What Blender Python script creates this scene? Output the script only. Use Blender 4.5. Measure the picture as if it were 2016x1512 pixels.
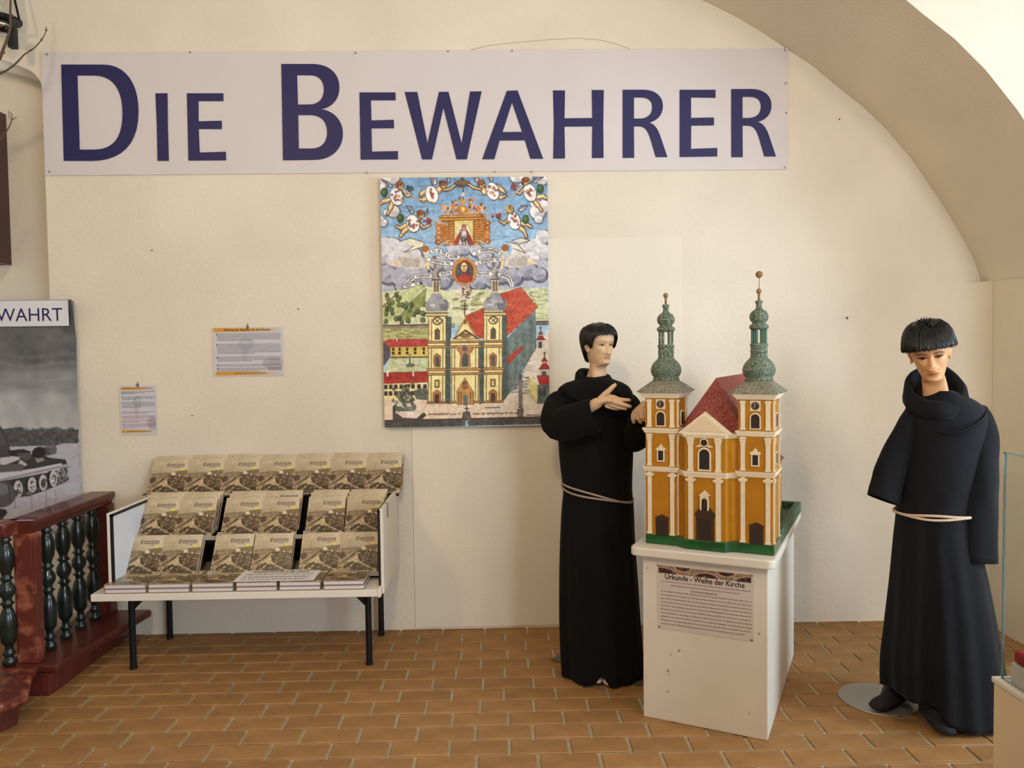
import bpy, math, random
import numpy as np
from mathutils import Vector, Matrix, Euler
from mathutils.geometry import tessellate_polygon

for o in list(bpy.data.objects): bpy.data.objects.remove(o)
scene = bpy.context.scene
COL = scene.collection
R = math.radians
rnd = random.Random(7)

# ------------------------------------------------------------------ camera
FPX, CAMH = 1514.0, 1.6
YAW, PITCH, ROLL = R(.98375), R(-2.25582), R(.72242)
WALL = 4.437                                    # distance of the back wall
_fw = np.array([math.sin(YAW)*math.cos(PITCH), math.cos(YAW)*math.cos(PITCH), math.sin(PITCH)])
_rt = np.array([math.cos(YAW), -math.sin(YAW), 0.]); _up = np.cross(_rt, _fw)
CR_ = _rt*math.cos(ROLL)-_up*math.sin(ROLL); CU_ = _up*math.cos(ROLL)+_rt*math.sin(ROLL)
cam_data = bpy.data.cameras.new('camera'); cam = bpy.data.objects.new('camera', cam_data); COL.objects.link(cam)
cam_data.sensor_width = 36; cam_data.lens = FPX/2016*36; cam_data.clip_start = .05
cam.matrix_world = Matrix(((CR_[0], CU_[0], -_fw[0], 0), (CR_[1], CU_[1], -_fw[1], 0), (CR_[2], CU_[2], -_fw[2], CAMH), (0, 0, 0, 1)))
scene.camera = cam
def _ray(u, v): return CR_*(u-1008)/FPX-CU_*(v-756)/FPX+_fw
def at_y(u, v, y): d = _ray(u, v); return Vector(d*(y/d[1]))+Vector((0, 0, CAMH))      # measured point at a known depth
def at_z(u, v, z): d = _ray(u, v); return Vector(d*((z-CAMH)/d[2]))+Vector((0, 0, CAMH))  # measured point at a known height

# ------------------------------------------------------------------ light
scene.view_settings.view_transform = 'Standard'; scene.view_settings.look = 'None'
scene.view_settings.gamma = 1; scene.view_settings.use_curve_mapping = False
scene.view_settings.exposure = -0.44
world = bpy.data.worlds.new('world'); scene.world = world; world.use_nodes = True
world.node_tree.nodes['Background'].inputs[0].default_value = (.75, .86, 1, 1)
world.node_tree.nodes['Background'].inputs[1].default_value = 4.0
def area(name, loc, target, sx, sy, power, col):
    d = bpy.data.lights.new(name, 'AREA'); d.shape = 'RECTANGLE'; d.size = sx; d.size_y = sy; d.energy = power; d.color = col
    o = bpy.data.objects.new(name, d); COL.objects.link(o); o.location = loc
    o.rotation_euler = (Vector(target)-Vector(loc)).to_track_quat('-Z', 'Y').to_euler(); o['kind'] = 'helper'; return o
def spot(name, loc, target, power, col, ang, blend, rad):
    d = bpy.data.lights.new(name, 'SPOT'); d.energy = power; d.color = col; d.spot_size = R(ang); d.spot_blend = blend; d.shadow_soft_size = rad
    o = bpy.data.objects.new(name, d); COL.objects.link(o); o.location = loc
    o.rotation_euler = (Vector(target)-Vector(loc)).to_track_quat('-Z', 'Y').to_euler(); o['kind'] = 'helper'; return o
area('daylight_side_window', (4.72, 1.7, 1.75), (0, 1.9, 1.5), 1.5, 1.9, 170, (.66, .83, 1))
area('daylight_rear_window', (2.9, -2.9, 1.75), (-.6, 4.4, 1.3), 1.6, 2.0, 205, (.72, .85, 1))
area('daylight_niche_window', (-3.42, 4.80, 2.63), (-3.3, 0, 2.3), .78, .8, 26, (.72, .85, 1))
WARM = (1, .76, .51)
spot('ceiling_lamp', (-2.2, .9, 3.5), (-1.3, 4.4, 1.9), 120, WARM, 120, .8, .12)
spot('ceiling_lamp', (-.3, .3, 2.75), (0.2, 4.4, 1.7), 150, WARM, 120, .8, .10)
spot('ceiling_lamp', (2.1, .7, 3.4), (1.9, 4.4, 1.0), 70, WARM, 110, .8, .12)

# ------------------------------------------------------------------ helpers
def lin(c):
    c = np.asarray(c, float)/255.
    return np.where(c <= .04045, c/12.92, ((c+.055)/1.055)**2.4)
MATS = {}
def mat(name, col, rough=.6, var=0, vscale=8, bump=0, bscale=60, metal=0, spec=.5, attr=False, rand=0, trans=0, ior=1.45, coat=0, alpha=1, col2=None, sheen=0, stretch=None, thr=None):
    if name in MATS: return MATS[name]
    m = bpy.data.materials.new(name); m.use_nodes = True; MATS[name] = m
    nt = m.node_tree; N = nt.nodes; L = nt.links; P = N['Principled BSDF']
    c = list(lin(col))+[1]
    P.inputs['Base Color'].default_value = c; P.inputs['Roughness'].default_value = rough; P.inputs['Metallic'].default_value = metal
    P.inputs['Specular IOR Level'].default_value = spec; P.inputs['Transmission Weight'].default_value = trans; P.inputs['IOR'].default_value = ior
    P.inputs['Coat Weight'].default_value = coat; P.inputs['Alpha'].default_value = alpha; P.inputs['Sheen Weight'].default_value = sheen
    tc = N.new('ShaderNodeTexCoord'); src = tc.outputs['Object']
    if stretch:
        mp = N.new('ShaderNodeMapping'); mp.inputs['Scale'].default_value = stretch; L.new(src, mp.inputs['Vector']); src = mp.outputs['Vector']
    out = None
    if attr:
        a = N.new('ShaderNodeAttribute'); a.attribute_name = 'Col'; out = a.outputs['Color']
    if var or col2:
        nz = N.new('ShaderNodeTexNoise'); nz.inputs['Scale'].default_value = vscale; nz.inputs['Detail'].default_value = 6; L.new(src, nz.inputs['Vector'])
        rp = N.new('ShaderNodeValToRGB'); lo, hi = thr or (.3, .7)
        rp.color_ramp.elements[0].position = lo; rp.color_ramp.elements[1].position = hi
        rp.color_ramp.elements[0].color = [x*(1-var) for x in c[:3]]+[1]
        rp.color_ramp.elements[1].color = (list(lin(col2))+[1]) if col2 else [min(1, x*(1+var)) for x in c[:3]]+[1]
        L.new(nz.outputs['Fac'], rp.inputs['Fac']); out = rp.outputs['Color']
    if rand:
        oi = N.new('ShaderNodeObjectInfo'); mr = N.new('ShaderNodeMapRange'); mr.inputs['To Min'].default_value = 1-rand; mr.inputs['To Max'].default_value = 1+rand
        L.new(oi.outputs['Random'], mr.inputs['Value'])
        mx = N.new('ShaderNodeVectorMath'); mx.operation = 'SCALE'
        if out is None: mx.inputs[0].default_value = c[:3]
        else: L.new(out, mx.inputs[0])
        L.new(mr.outputs['Result'], mx.inputs['Scale']); out = mx.outputs['Vector']
    if out is not None: L.new(out, P.inputs['Base Color'])
    if bump:
        nb = N.new('ShaderNodeTexNoise'); nb.inputs['Scale'].default_value = bscale; nb.inputs['Detail'].default_value = 5; L.new(src, nb.inputs['Vector'])
        b = N.new('ShaderNodeBump'); b.inputs['Strength'].default_value = bump; b.inputs['Distance'].default_value = .01
        L.new(nb.outputs['Fac'], b.inputs['Height']); L.new(b.outputs['Normal'], P.inputs['Normal'])
    return m

def tag(o, label=None, cat=None, group=None, kind=None):
    if label: o['label'] = label
    if cat: o['category'] = cat
    if group: o['group'] = group
    if kind: o['kind'] = kind
    return o
def empty(name, loc=(0, 0, 0), rz=0, label=None, cat=None, group=None):
    o = bpy.data.objects.new(name, None); COL.objects.link(o); o.location = loc; o.rotation_euler = (0, 0, rz); o.empty_display_size = .1
    return tag(o, label, cat, group)
def link(name, me, mats, parent=None, loc=None, smooth=False, bevel=0, rot=None):
    o = bpy.data.objects.new(name, me); COL.objects.link(o)
    for m in (mats if isinstance(mats, (list, tuple)) else [mats]):
        if len(me.materials) < len(mats if isinstance(mats, (list, tuple)) else [mats]): me.materials.append(m)
    if parent: o.parent = parent
    if loc is not None: o.location = loc
    if rot is not None: o.rotation_euler = rot
    if smooth: me.shade_smooth()
    if bevel:
        b = o.modifiers.new('edge', 'BEVEL'); b.width = bevel; b.segments = 2; b.limit_method = 'ANGLE'
    return o
class MB:
    def __init__(s): s.v = []; s.f = []; s.m = []
    def add(s, V, F, mi=0):
        n = len(s.v); s.v += [tuple(p) for p in V]; s.f += [tuple(i+n for i in f) for f in F]; s.m += [mi]*len(F); return s
    def box(s, x0, x1, y0, y1, z0, z1, mi=0):
        V = [(x, y, z) for z in (z0, z1) for y in (y0, y1) for x in (x0, x1)]
        return s.add(V, [(0, 2, 3, 1), (4, 5, 7, 6), (0, 1, 5, 4), (2, 6, 7, 3), (0, 4, 6, 2), (1, 3, 7, 5)], mi)
    def prism(s, poly, y0, y1, mi=0):           # polygon in x,z pushed along y
        n = len(poly); V = [(x, y0, z) for x, z in poly]+[(x, y1, z) for x, z in poly]
        a = sum(poly[i][0]*poly[(i+1) % n][1]-poly[(i+1) % n][0]*poly[i][1] for i in range(n))
        F = [tuple(range(n)), tuple(range(2*n-1, n-1, -1))]+[(i, i+n, (i+1) % n+n, (i+1) % n) for i in range(n)]
        if a < 0: F = [tuple(reversed(f)) for f in F]
        return s.add(V, F, mi)
    def slab(s, poly, z0, z1, mi=0):            # polygon in x,y pushed along z
        n = len(poly); V = [(x, y, z0) for x, y in poly]+[(x, y, z1) for x, y in poly]
        a = sum(poly[i][0]*poly[(i+1) % n][1]-poly[(i+1) % n][0]*poly[i][1] for i in range(n))
        F = [tuple(range(n-1, -1, -1)), tuple(range(n, 2*n))]+[(i, (i+1) % n, (i+1) % n+n, i+n) for i in range(n)]
        if a < 0: F = [tuple(reversed(f)) for f in F]
        return s.add(V, F, mi)
    def lathe(s, prof, n=24, c=(0, 0), mi=0):
        V = []; F = []
        for r, z in prof:
            for i in range(n): a = 2*math.pi*i/n; V.append((c[0]+r*math.cos(a), c[1]+r*math.sin(a), z))
        for k in range(len(prof)-1):
            for i in range(n): j = (i+1) % n; F.append((k*n+i, k*n+j, (k+1)*n+j, (k+1)*n+i))
        F.append(tuple(range(n-1, -1, -1))); F.append(tuple((len(prof)-1)*n+i for i in range(n)))
        return s.add(V, F, mi)
    def tube(s, pts, r, n=8, mi=0, cap=True, ell=None):
        P = [Vector(p) for p in pts]; m = len(P); rr = r if isinstance(r, (list, tuple)) else [r]*m
        V = []; F = []; up = None
        for k in range(m):
            t = (P[min(k+1, m-1)]-P[max(k-1, 0)]).normalized()
            if up is None: up = Vector((0, 0, 1)) if abs(t.z) < .9 else Vector((0, 1, 0))
            a = t.cross(up).normalized(); b = a.cross(t).normalized(); up = b
            for i in range(n):
                q = 2*math.pi*i/n; e = ell[k] if ell else 1
                V.append(P[k]+a*rr[k]*math.cos(q)+b*rr[k]*e*math.sin(q))
        for k in range(m-1):
            for i in range(n): j = (i+1) % n; F.append((k*n+i, (k+1)*n+i, (k+1)*n+j, k*n+j))
        if cap: F.append(tuple(range(n))); F.append(tuple((m-1)*n+i for i in range(n-1, -1, -1)))
        return s.add(V, F, mi)
    def capsule(s, pts, rr, n=12, mi=0):
        P = [Vector(p) for p in pts]; d0 = (P[0]-P[1]).normalized(); d1 = (P[-1]-P[-2]).normalized()
        A = [P[0]+d0*rr[0]*.95, P[0]+d0*rr[0]*.6]+P+[P[-1]+d1*rr[-1]*.6, P[-1]+d1*rr[-1]*.95]
        return s.tube(A, [rr[0]*.3, rr[0]*.8]+list(rr)+[rr[-1]*.8, rr[-1]*.3], n, mi)
    def ellipsoid(s, c, rx, ry, rz, n=20, m=12, rot=None, mi=0):
        V = []; F = []; M = (rot or Euler()).to_matrix() if not isinstance(rot, Matrix) else rot
        for k in range(m+1):
            p = math.pi*k/m
            for i in range(n):
                q = 2*math.pi*i/n
                V.append(M@Vector((rx*max(.02, math.sin(p))*math.cos(q), ry*max(.02, math.sin(p))*math.sin(q), rz*math.cos(p)))+Vector(c))
        for k in range(m):
            for i in range(n): j = (i+1) % n; F.append((k*n+i, (k+1)*n+i, (k+1)*n+j, k*n+j))
        F.append(tuple(range(n))); F.append(tuple(m*n+i for i in range(n-1, -1, -1)))
        return s.add(V, F, mi)
    def loft(s, rings, cap0=False, cap1=False, mi=0):
        n = len(rings[0]); V = [p for r in rings for p in r]; F = []
        for k in range(len(rings)-1):
            for i in range(n): j = (i+1) % n; F.append((k*n+i, k*n+j, (k+1)*n+j, (k+1)*n+i))
        if cap0: F.append(tuple(range(n-1, -1, -1)))
        if cap1: F.append(tuple((len(rings)-1)*n+i for i in range(n)))
        return s.add(V, F, mi)
    def mesh(s, name):
        me = bpy.data.meshes.new(name); me.from_pydata([tuple(p) for p in s.v], [], s.f); me.update()
        if any(s.m): me.polygons.foreach_set('material_index', s.m)
        return me
    def build(s, name, mats, parent=None, loc=None, smooth=False, bevel=0, rot=None):
        return link(name, s.mesh(name), mats, parent, loc, smooth, bevel, rot)
def curve_interp(xs, ys, q):
    """smooth curve through measured values"""
    xs = np.asarray(xs, float); ys = np.asarray(ys, float); q = np.asarray(q, float)
    if xs[0] > xs[-1]: xs, ys = xs[::-1], ys[::-1]
    d = np.gradient(ys, xs); i = np.clip(np.searchsorted(xs, q)-1, 0, len(xs)-2)
    h = xs[i+1]-xs[i]; t = np.clip((q-xs[i])/h, 0, 1)
    return (2*t**3-3*t**2+1)*ys[i]+(t**3-2*t**2+t)*h*d[i]+(-2*t**3+3*t**2)*ys[i+1]+(t**3-t**2)*h*d[i+1]
def text_mesh(body, w=None, h=None, align='LEFT', shear=0, bold=0, spacing=1.0, line=1.0):
    """flat lettering in the x,z plane facing -y, fitted to w and h; returns a mesh with origin at lower left"""
    cu = bpy.data.curves.new('lettering', 'FONT'); cu.body = body; cu.align_x = align; cu.shear = shear; cu.offset = bold; cu.space_character = spacing; cu.space_line = line
    cu.resolution_u = 3
    ob = bpy.data.objects.new('lettering', cu); COL.objects.link(ob); dg = bpy.context.evaluated_depsgraph_get()
    me = bpy.data.meshes.new_from_object(ob.evaluated_get(dg)); bpy.data.objects.remove(ob); bpy.data.curves.remove(cu)
    n = len(me.vertices); co = np.zeros(n*3); me.vertices.foreach_get('co', co); co = co.reshape(-1, 3)
    lo, hi = co.min(0), co.max(0); sx = (w/(hi[0]-lo[0])) if w else None; sy = (h/(hi[1]-lo[1])) if h else None
    sx = sx or sy; sy = sy or sx
    out = np.zeros_like(co); out[:, 0] = (co[:, 0]-lo[0])*sx; out[:, 2] = (co[:, 1]-lo[1])*sy
    me.vertices.foreach_set('co', out.ravel()); me.update(); me.materials.clear(); return me

# ---- flat prints: pictures drawn as fields of coloured facets
class Cv:
    def __init__(s, w, h, bg, ss=2, fn=None):
        s.w, s.h, s.ss = w, h, ss; s.a = np.zeros((h*ss, w*ss, 3)); s.a[:] = bg; s.fn = fn or (lambda x, y: (x, y))
        s.rs = np.random.RandomState(3)
    def _box(s, xs, ys, pad=1):
        x0 = max(0, int(min(xs))-pad); x1 = min(s.w*s.ss, int(max(xs))+pad+2); y0 = max(0, int(min(ys))-pad); y1 = min(s.h*s.ss, int(max(ys))+pad+2)
        if x0 >= x1 or y0 >= y1: return None
        X, Y = np.meshgrid(np.arange(x0, x1)+.5, np.arange(y0, y1)+.5); return (slice(y0, y1), slice(x0, x1)), X, Y
    def _put(s, sl, m, col, al):
        v = s.a[sl]; m = m*al; v[:] = v*(1-m[..., None])+np.array(col, float)*m[..., None]
    def T(s, pts): return [tuple(c*s.ss for c in s.fn(*p)) for p in pts]
    def poly(s, pts, col, al=1.):
        P = s.T(pts); b = s._box([p[0] for p in P], [p[1] for p in P])
        if b is None: return s
        sl, X, Y = b; m = np.zeros(X.shape, bool)
        for i in range(len(P)):
            (x0, y0), (x1, y1) = P[i-1], P[i]
            if y0 == y1: continue
            c = (y0 > Y) != (y1 > Y); m ^= c & (X < (x1-x0)*(Y-y0)/(y1-y0)+x0)
        s._put(sl, m.astype(float), col, al); return s
    def ell(s, cx, cy, rx, ry, col, rot=0, al=1.):
        c, d = math.cos(R(rot)), math.sin(R(rot))
        return s.poly([(cx+rx*math.cos(t)*c-ry*math.sin(t)*d, cy+rx*math.cos(t)*d+ry*math.sin(t)*c) for t in np.linspace(0, 2*math.pi, 22)[:-1]], col, al)
    def line(s, pts, wd, col, al=1.):
        P = s.T(pts); (ax, ay), = s.T([(pts[0][0]+1, pts[0][1])]); wd = wd*math.hypot(ax-P[0][0], ay-P[0][1])/2
        for (x0, y0), (x1, y1) in zip(P[:-1], P[1:]):
            b = s._box([x0, x1], [y0, y1], int(wd)+2)
            if b is None: continue
            sl, X, Y = b; dx, dy = x1-x0, y1-y0; t = np.clip(((X-x0)*dx+(Y-y0)*dy)/(dx*dx+dy*dy+1e-9), 0, 1)
            s._put(sl, np.clip(wd+.5-np.hypot(X-x0-t*dx, Y-y0-t*dy), 0, 1), col, al)
        return s
    def noise(s, amt, cell=1):
        H, W = s.a.shape[:2]; n = s.rs.randn(H//cell+2, W//cell+2)
        n = np.kron(n, np.ones((cell, cell)))[:H, :W]; s.a += n[..., None]*amt; return s
    def clouds(s, amt, cell):
        H, W = s.a.shape[:2]; s.a += fieldnoise(H, W, cell, s.rs)[..., None]*amt; return s
    def out(s):
        k = s.ss; return np.clip(s.a.reshape(s.h, k, s.w, k, 3).mean((1, 3)), 0, 255)
def fieldnoise(H, W, cell, rs):
    g = rs.randn(H//cell+3, W//cell+3); y = np.arange(H)/cell; x = np.arange(W)/cell
    yi, xi = y.astype(int), x.astype(int); fy, fx = (y-yi)[:, None], (x-xi)[None]; fy = fy*fy*(3-2*fy); fx = fx*fx*(3-2*fx)
    a = g[yi][:, xi]; b = g[yi][:, xi+1]; c = g[yi+1][:, xi]; d = g[yi+1][:, xi+1]
    return a*(1-fy)*(1-fx)+b*(1-fy)*fx+c*fy*(1-fx)+d*fy*fx
def print_mesh(name, img, w, h, bend=None):
    """picture field of size w x h, lower left at the origin, in the x,z plane facing -y"""
    H, W = img.shape[:2]; X, Z = np.meshgrid(np.linspace(0, w, W), np.linspace(h, 0, H)); Y = np.zeros_like(X) if bend is None else bend(X, Z)
    me = bpy.data.meshes.new(name); me.vertices.add(W*H); me.vertices.foreach_set('co', np.stack([X, Y, Z], -1).astype(np.float32).ravel())
    i = (np.arange(H-1)[:, None]*W+np.arange(W-1)[None]).ravel(); q = np.stack([i, i+W, i+W+1, i+1], -1).astype(np.int32)
    nf = len(q); me.loops.add(nf*4); me.loops.foreach_set('vertex_index', q.ravel()); me.polygons.add(nf)
    me.polygons.foreach_set('loop_start', np.arange(nf, dtype=np.int32)*4); me.polygons.foreach_set('loop_total', np.full(nf, 4, np.int32))
    me.update(calc_edges=True)
    at = me.color_attributes.new('Col', 'FLOAT_COLOR', 'POINT'); c = np.ones((W*H, 4), np.float32); c[:, :3] = lin(img.reshape(-1, 3)); at.data.foreach_set('color', c.ravel())
    return me
def fill_mesh(name, loops, to3):
    """filled outline with holes; to3 maps a 2-d point to space"""
    V = [[Vector((p[0], -p[1], 0)) for p in l] for l in loops]; tri = tessellate_polygon(V); flat = [p for l in loops for p in l]
    me = bpy.data.meshes.new(name); pts = [tuple(to3(*p)) for p in flat]; F = []
    for t in tri:
        a, b, c = [Vector(pts[i]) for i in t]; n = (b-a).cross(c-a); F.append(tuple(t) if n.y < 0 else tuple(reversed(t)))
    me.from_pydata(pts, [], F); me.update(); return me
def path(spec, n=10):
    """tiny outline reader: M/L/C with absolute points"""
    tok = spec.replace('M', ' M ').replace('L', ' L ').replace('C', ' C ').split(); out = []; i = 0; cmd = None
    P = lambda s: tuple(float(k) for k in s.split(','))
    while i < len(tok):
        if tok[i] in 'MLC': cmd = tok[i]; i += 1
        if cmd in 'ML': out.append(P(tok[i])); i += 1
        else:
            p0 = out[-1]; a, b, c = P(tok[i]), P(tok[i+1]), P(tok[i+2]); i += 3
            for k in range(1, n+1):
                t = k/n; out.append(tuple((1-t)**3*p0[j]+3*(1-t)**2*t*a[j]+3*(1-t)*t*t*b[j]+t**3*c[j] for j in (0, 1)))
    return out
PRINT = mat('printed_picture', (255, 255, 255), .45, attr=True)
# ================================================================== the setting
PLASTER = mat('cream_plaster', (229, 218, 198), .9, var=.05, vscale=2.2, bump=.25, bscale=45, spec=.2)
PLASTER_W = mat('white_plaster', (228, 220, 208), .9, var=.04, vscale=2, bump=.2, bscale=40, spec=.2)
PANEL_M = mat('painted_board', (233, 223, 204), .85, var=.03, vscale=2, bump=.15, bscale=55, spec=.2)
MORTAR = mat('mortar', (178, 166, 142), .95, var=.15, vscale=60, bump=.3, bscale=200)
BRICK = mat('clay_paver', (156, 115, 69), .62, var=.16, vscale=9, bump=.15, bscale=120, rand=.09, spec=.35)
def structure(o): o['kind'] = 'structure'; return o
# floor with its pavers
XL, XR, YB = -4.8, 4.75, -3.0
fl = MB().box(XL, XR, YB, WALL+.4, -.15, -.007).build('floor', MORTAR); structure(fl)
PITCH_X, PITCH_Y = .2445, .1215
def brick_mesh(s):
    g = random.Random(s); hx, hy = .2305/2, .1085/2; e = lambda: g.uniform(-.0012, .0012)
    top = [(-hx+.003+e(), -hy+.003+e(), e()*.4), (hx-.003+e(), -hy+.003+e(), e()*.4), (hx-.003+e(), hy-.003+e(), e()*.4), (-hx+.003+e(), hy-.003+e(), e()*.4)]
    bot = [(-hx, -hy, -.004), (hx, -hy, -.004), (hx, hy, -.004), (-hx, hy, -.004)]; low = [(x, y, -.03) for x, y, z in bot]
    b = MB(); b.add(top+bot+low, [(0, 1, 2, 3)]+[(i+4, (i+1) % 4+4, (i+1) % 4, i) for i in range(4)]+[(i+8, (i+1) % 4+8, (i+1) % 4+4, i+4) for i in range(4)]); return b
BM = [brick_mesh(k).mesh('brick') for k in range(5)]
for m_ in BM: m_.materials.append(BRICK)
spots = []
row = 0; y = 3.013-PITCH_Y/2-PITCH_Y*48
x_ph = at_y(722, 1430, 3.306).x
k_ = -48
while y < WALL-.02:
    off = x_ph+(PITCH_X*.5 if k_ % 2 else 0)+.012*math.sin(k_*2.3)
    n0 = int((XL-off)/PITCH_X)-1
    for i in range(n0, int((XR-off)/PITCH_X)+2):
        xx = off+PITCH_X*(i+.5)
        if XL+.12 < xx < XR-.12: spots.append((xx, y+.006*(xx)*-.5))
    y += PITCH_Y; k_ += 1
def in_view(x, y):
    if y < 2.82: return False
    p = Vector((x, y, 0))-Vector((0, 0, CAMH)); z = p.dot(Vector(_fw)); u = 1008+FPX*p.dot(Vector(CR_))/z; v = 756-FPX*p.dot(Vector(CU_))/z
    return -60 < u < 2076 and v < 1550
seen = sorted([s for s in spots if in_view(*s) and not (s[0] > 2.75)], key=lambda s: s[1])[:300]
ss_ = set(seen); rest = MB()
for s in spots:
    if s in ss_:
        o = bpy.data.objects.new('brick', rnd.choice(BM)); COL.objects.link(o); o.parent = fl
        o.location = (s[0], s[1], rnd.uniform(-.0012, .0012)); o.rotation_euler = (rnd.gauss(0, .004), rnd.gauss(0, .002), rnd.gauss(0, .004))
    else:
        b = brick_mesh(1); rest.add([(p[0]+s[0], p[1]+s[1], p[2]) for p in b.v], b.f)
o = rest.build('brick_paving', BRICK, fl); o['kind'] = 'stuff'
# back wall with the window niche at its left
NX0, NX1, ND = -4.25, -2.548, .35                    # niche in the wall
NZ0 = .95
arch_n = [(NX1, 3.13), (NX1-.012, 3.17), (NX1-.05, 3.215), (NX1-.115, 3.247), (NX1-.23, 3.29), (NX1-.45, 3.345), (NX1-.65, 3.37), (NX1-.85, 3.38)]
_k = np.arange(len(arch_n)); _q = np.linspace(0, len(arch_n)-1, 36); arch_n = list(zip(curve_interp(_k, [p[0] for p in arch_n], _q).tolist(), curve_interp(_k, [p[1] for p in arch_n], _q).tolist()))
arch_n = arch_n+[(2*(NX1-.85)-x, z) for x, z in arch_n[-2::-1]]
W = MB(); TOP = 4.4; XRW = 2.83
W.box(NX1, XRW+.02, WALL, WALL+.5, -.1, TOP)
W.box(XL, NX0, WALL, WALL+.5, -.1, TOP)
W.box(NX0, NX1, WALL, WALL+.5, -.1, NZ0)
for (xa, za), (xb, zb) in zip(arch_n[:-1], arch_n[1:]):      # over the arch
    W.prism([(xb, zb), (xa, za), (xa, TOP), (xb, TOP)], WALL, WALL+.5)
WX0, WX1, WZ0, WZ1 = -3.86, -2.972, 2.18, 3.092             # window opening in the niche back
yb0, yb1 = WALL+ND, WALL+.5
W.box(WX1, NX1, yb0, yb1, NZ0, 3.4); W.box(NX0, WX0, yb0, yb1, NZ0, 3.4); W.box(WX0, WX1, yb0, yb1, NZ0, WZ0); W.box(WX0, WX1, yb0, yb1, WZ1, 3.4)
wb = W.build('wall_back', PLASTER); structure(wb)
pn = MB().box(-.505, 1.057, WALL-.007, WALL+.01, .012, 2.258).build('wall_panel', PANEL_M, bevel=.002); structure(pn)
# arched band that frames the wall: soffit, pier and the wall face above it
AR = [tuple(at_y(u, v, WALL)[k] for k in (0, 2)) for u, v in [(1375, 0), (1482.5, 51.6), (1554, 97), (1609.5, 133), (1657, 174.6), (1716.7, 222), (1756, 264), (1796, 313.5), (1832, 367), (1857, 405), (1887, 456), (1907, 492), (1923, 528), (1931, 556)]]
AR = [(-6.2, 2.6), (-5.6, 3.2), (-4.6, 3.72), (-3.2, 3.98), (-1.6, 4.03), (-.2, 3.94), (.55, 3.81)]+AR
ax = np.array([p[0] for p in AR]); az = np.array([p[1] for p in AR]); xs = np.concatenate([np.linspace(-6.2, 2.4, 60), np.linspace(2.42, AR[-1][0], 24)])
zs = curve_interp(ax, az, xs)
YF = 3.545
sf = MB(); rows_ = []
for yy in np.linspace(WALL+.02, YF, 6):
    k = (WALL-yy)/(WALL-YF); rows_.append([(x, yy, z+.012*math.sin(x*3+yy*4)) for x, z in zip(xs, zs)])
nn = len(xs)
sf.add([p for r in rows_ for p in r], [(k*nn+i, k*nn+i+1, (k+1)*nn+i+1, (k+1)*nn+i) for k in range(5) for i in range(nn-1)])
# face above the arch
n0 = len(sf.v); sf.add([(x, YF, z) for x, _, z in rows_[-1]]+[(x, YF, TOP) for x in xs], [(i, i+nn, i+nn+1, i+1) for i in range(nn-1)])
soff = sf.build('wall_arch', [PLASTER], smooth=True); structure(soff)
es = soff.modifiers.new('split', 'EDGE_SPLIT'); es.split_angle = R(40)
pier = MB(); zi = zs[-1]
XS = AR[-1][0]
pier.box(XS+.004, XR+.2, YF, WALL+.5, -.1, zi+.01)
pier.box(XS, XR+.2, YF, WALL+.5, zi, TOP)
rf_ = .11; arc = [(XS-rf_+rf_*math.sin(R(90*k/10))+.003, WALL-rf_+rf_*math.cos(R(90*k/10))+.001) for k in range(11)]
pier.add([(x, y_, z) for z in (-.1, zi) for x, y_ in arc], [(k, k+1, k+12, k+11) for k in range(10)])
pr = pier.build('wall_right', PLASTER, smooth=True); structure(pr)
es = pr.modifiers.new('split', 'EDGE_SPLIT'); es.split_angle = R(35)
# the rest of the hall the photographer stands in
sh = MB(); sh.box(XR, XR+.2, YB, YF, -.1, .75); sh.box(XR, XR+.2, YB, YF, 2.75, TOP); sh.box(XR, XR+.2, YB, .95, .75, 2.75); sh.box(XR, XR+.2, 2.45, YF, .75, 2.75)
structure(sh.build('wall_side', PLASTER_W))
sh = MB().box(XL-.2, XL, YB, WALL+.5, -.1, TOP); structure(sh.build('wall_left', PLASTER_W))
sh = MB(); sh.box(XL, 2.0, YB-.2, YB, -.1, TOP); sh.box(3.8, XR, YB-.2, YB, -.1, TOP); sh.box(2.0, 3.8, YB-.2, YB, -.1, .7); sh.box(2.0, 3.8, YB-.2, YB, 2.8, TOP)
structure(sh.build('wall_rear', PLASTER_W))
structure(MB().box(XL-.2, XR+.2, YB-.2, WALL+.5, TOP, TOP+.2).build('ceiling', PLASTER_W))
# window in the niche
FR = mat('oxblood_window_paint', (74, 40, 36), .35, var=.2, vscale=5, coat=.3)
GL = mat('window_glass', (225, 235, 240), .05, alpha=.14)
w1 = empty('window_1', ((WX0+WX1)/2, yb0+.06, WZ0)); structure(w1)
hw = (WX1-WX0)/2; hh = WZ1-WZ0
for nm, bx in (('window_frame', (-hw, -hw+.09, -.03, .03, 0, hh)), ('window_frame', (hw-.09, hw, -.03, .03, 0, hh)), ('window_frame', (-hw, hw, -.028, .028, 0, .08)), ('window_frame', (-hw, hw, -.028, .028, hh-.08, hh)), ('mullion', (-.03, .03, -.025, .025, .08, hh-.08))):
    MB().box(*bx).build(nm, FR, w1, bevel=.006)
for s_ in (-1, 1): MB().box(min(s_*.03, s_*(hw-.09)), max(s_*.03, s_*(hw-.09)), -.003, .003, .08, hh-.08).build('pane', GL, w1)
cas = MB(); cas.box(-.03, .0, -.32, -.03, 0.0, hh)           # edge of the opened casement leaf
cas.box(-.024, -.006, -.27, -.08, .08, hh-.08)
cl = cas.build('casement_leaf', FR, w1, loc=(hw+.0, 0, 0), bevel=.004)
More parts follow.
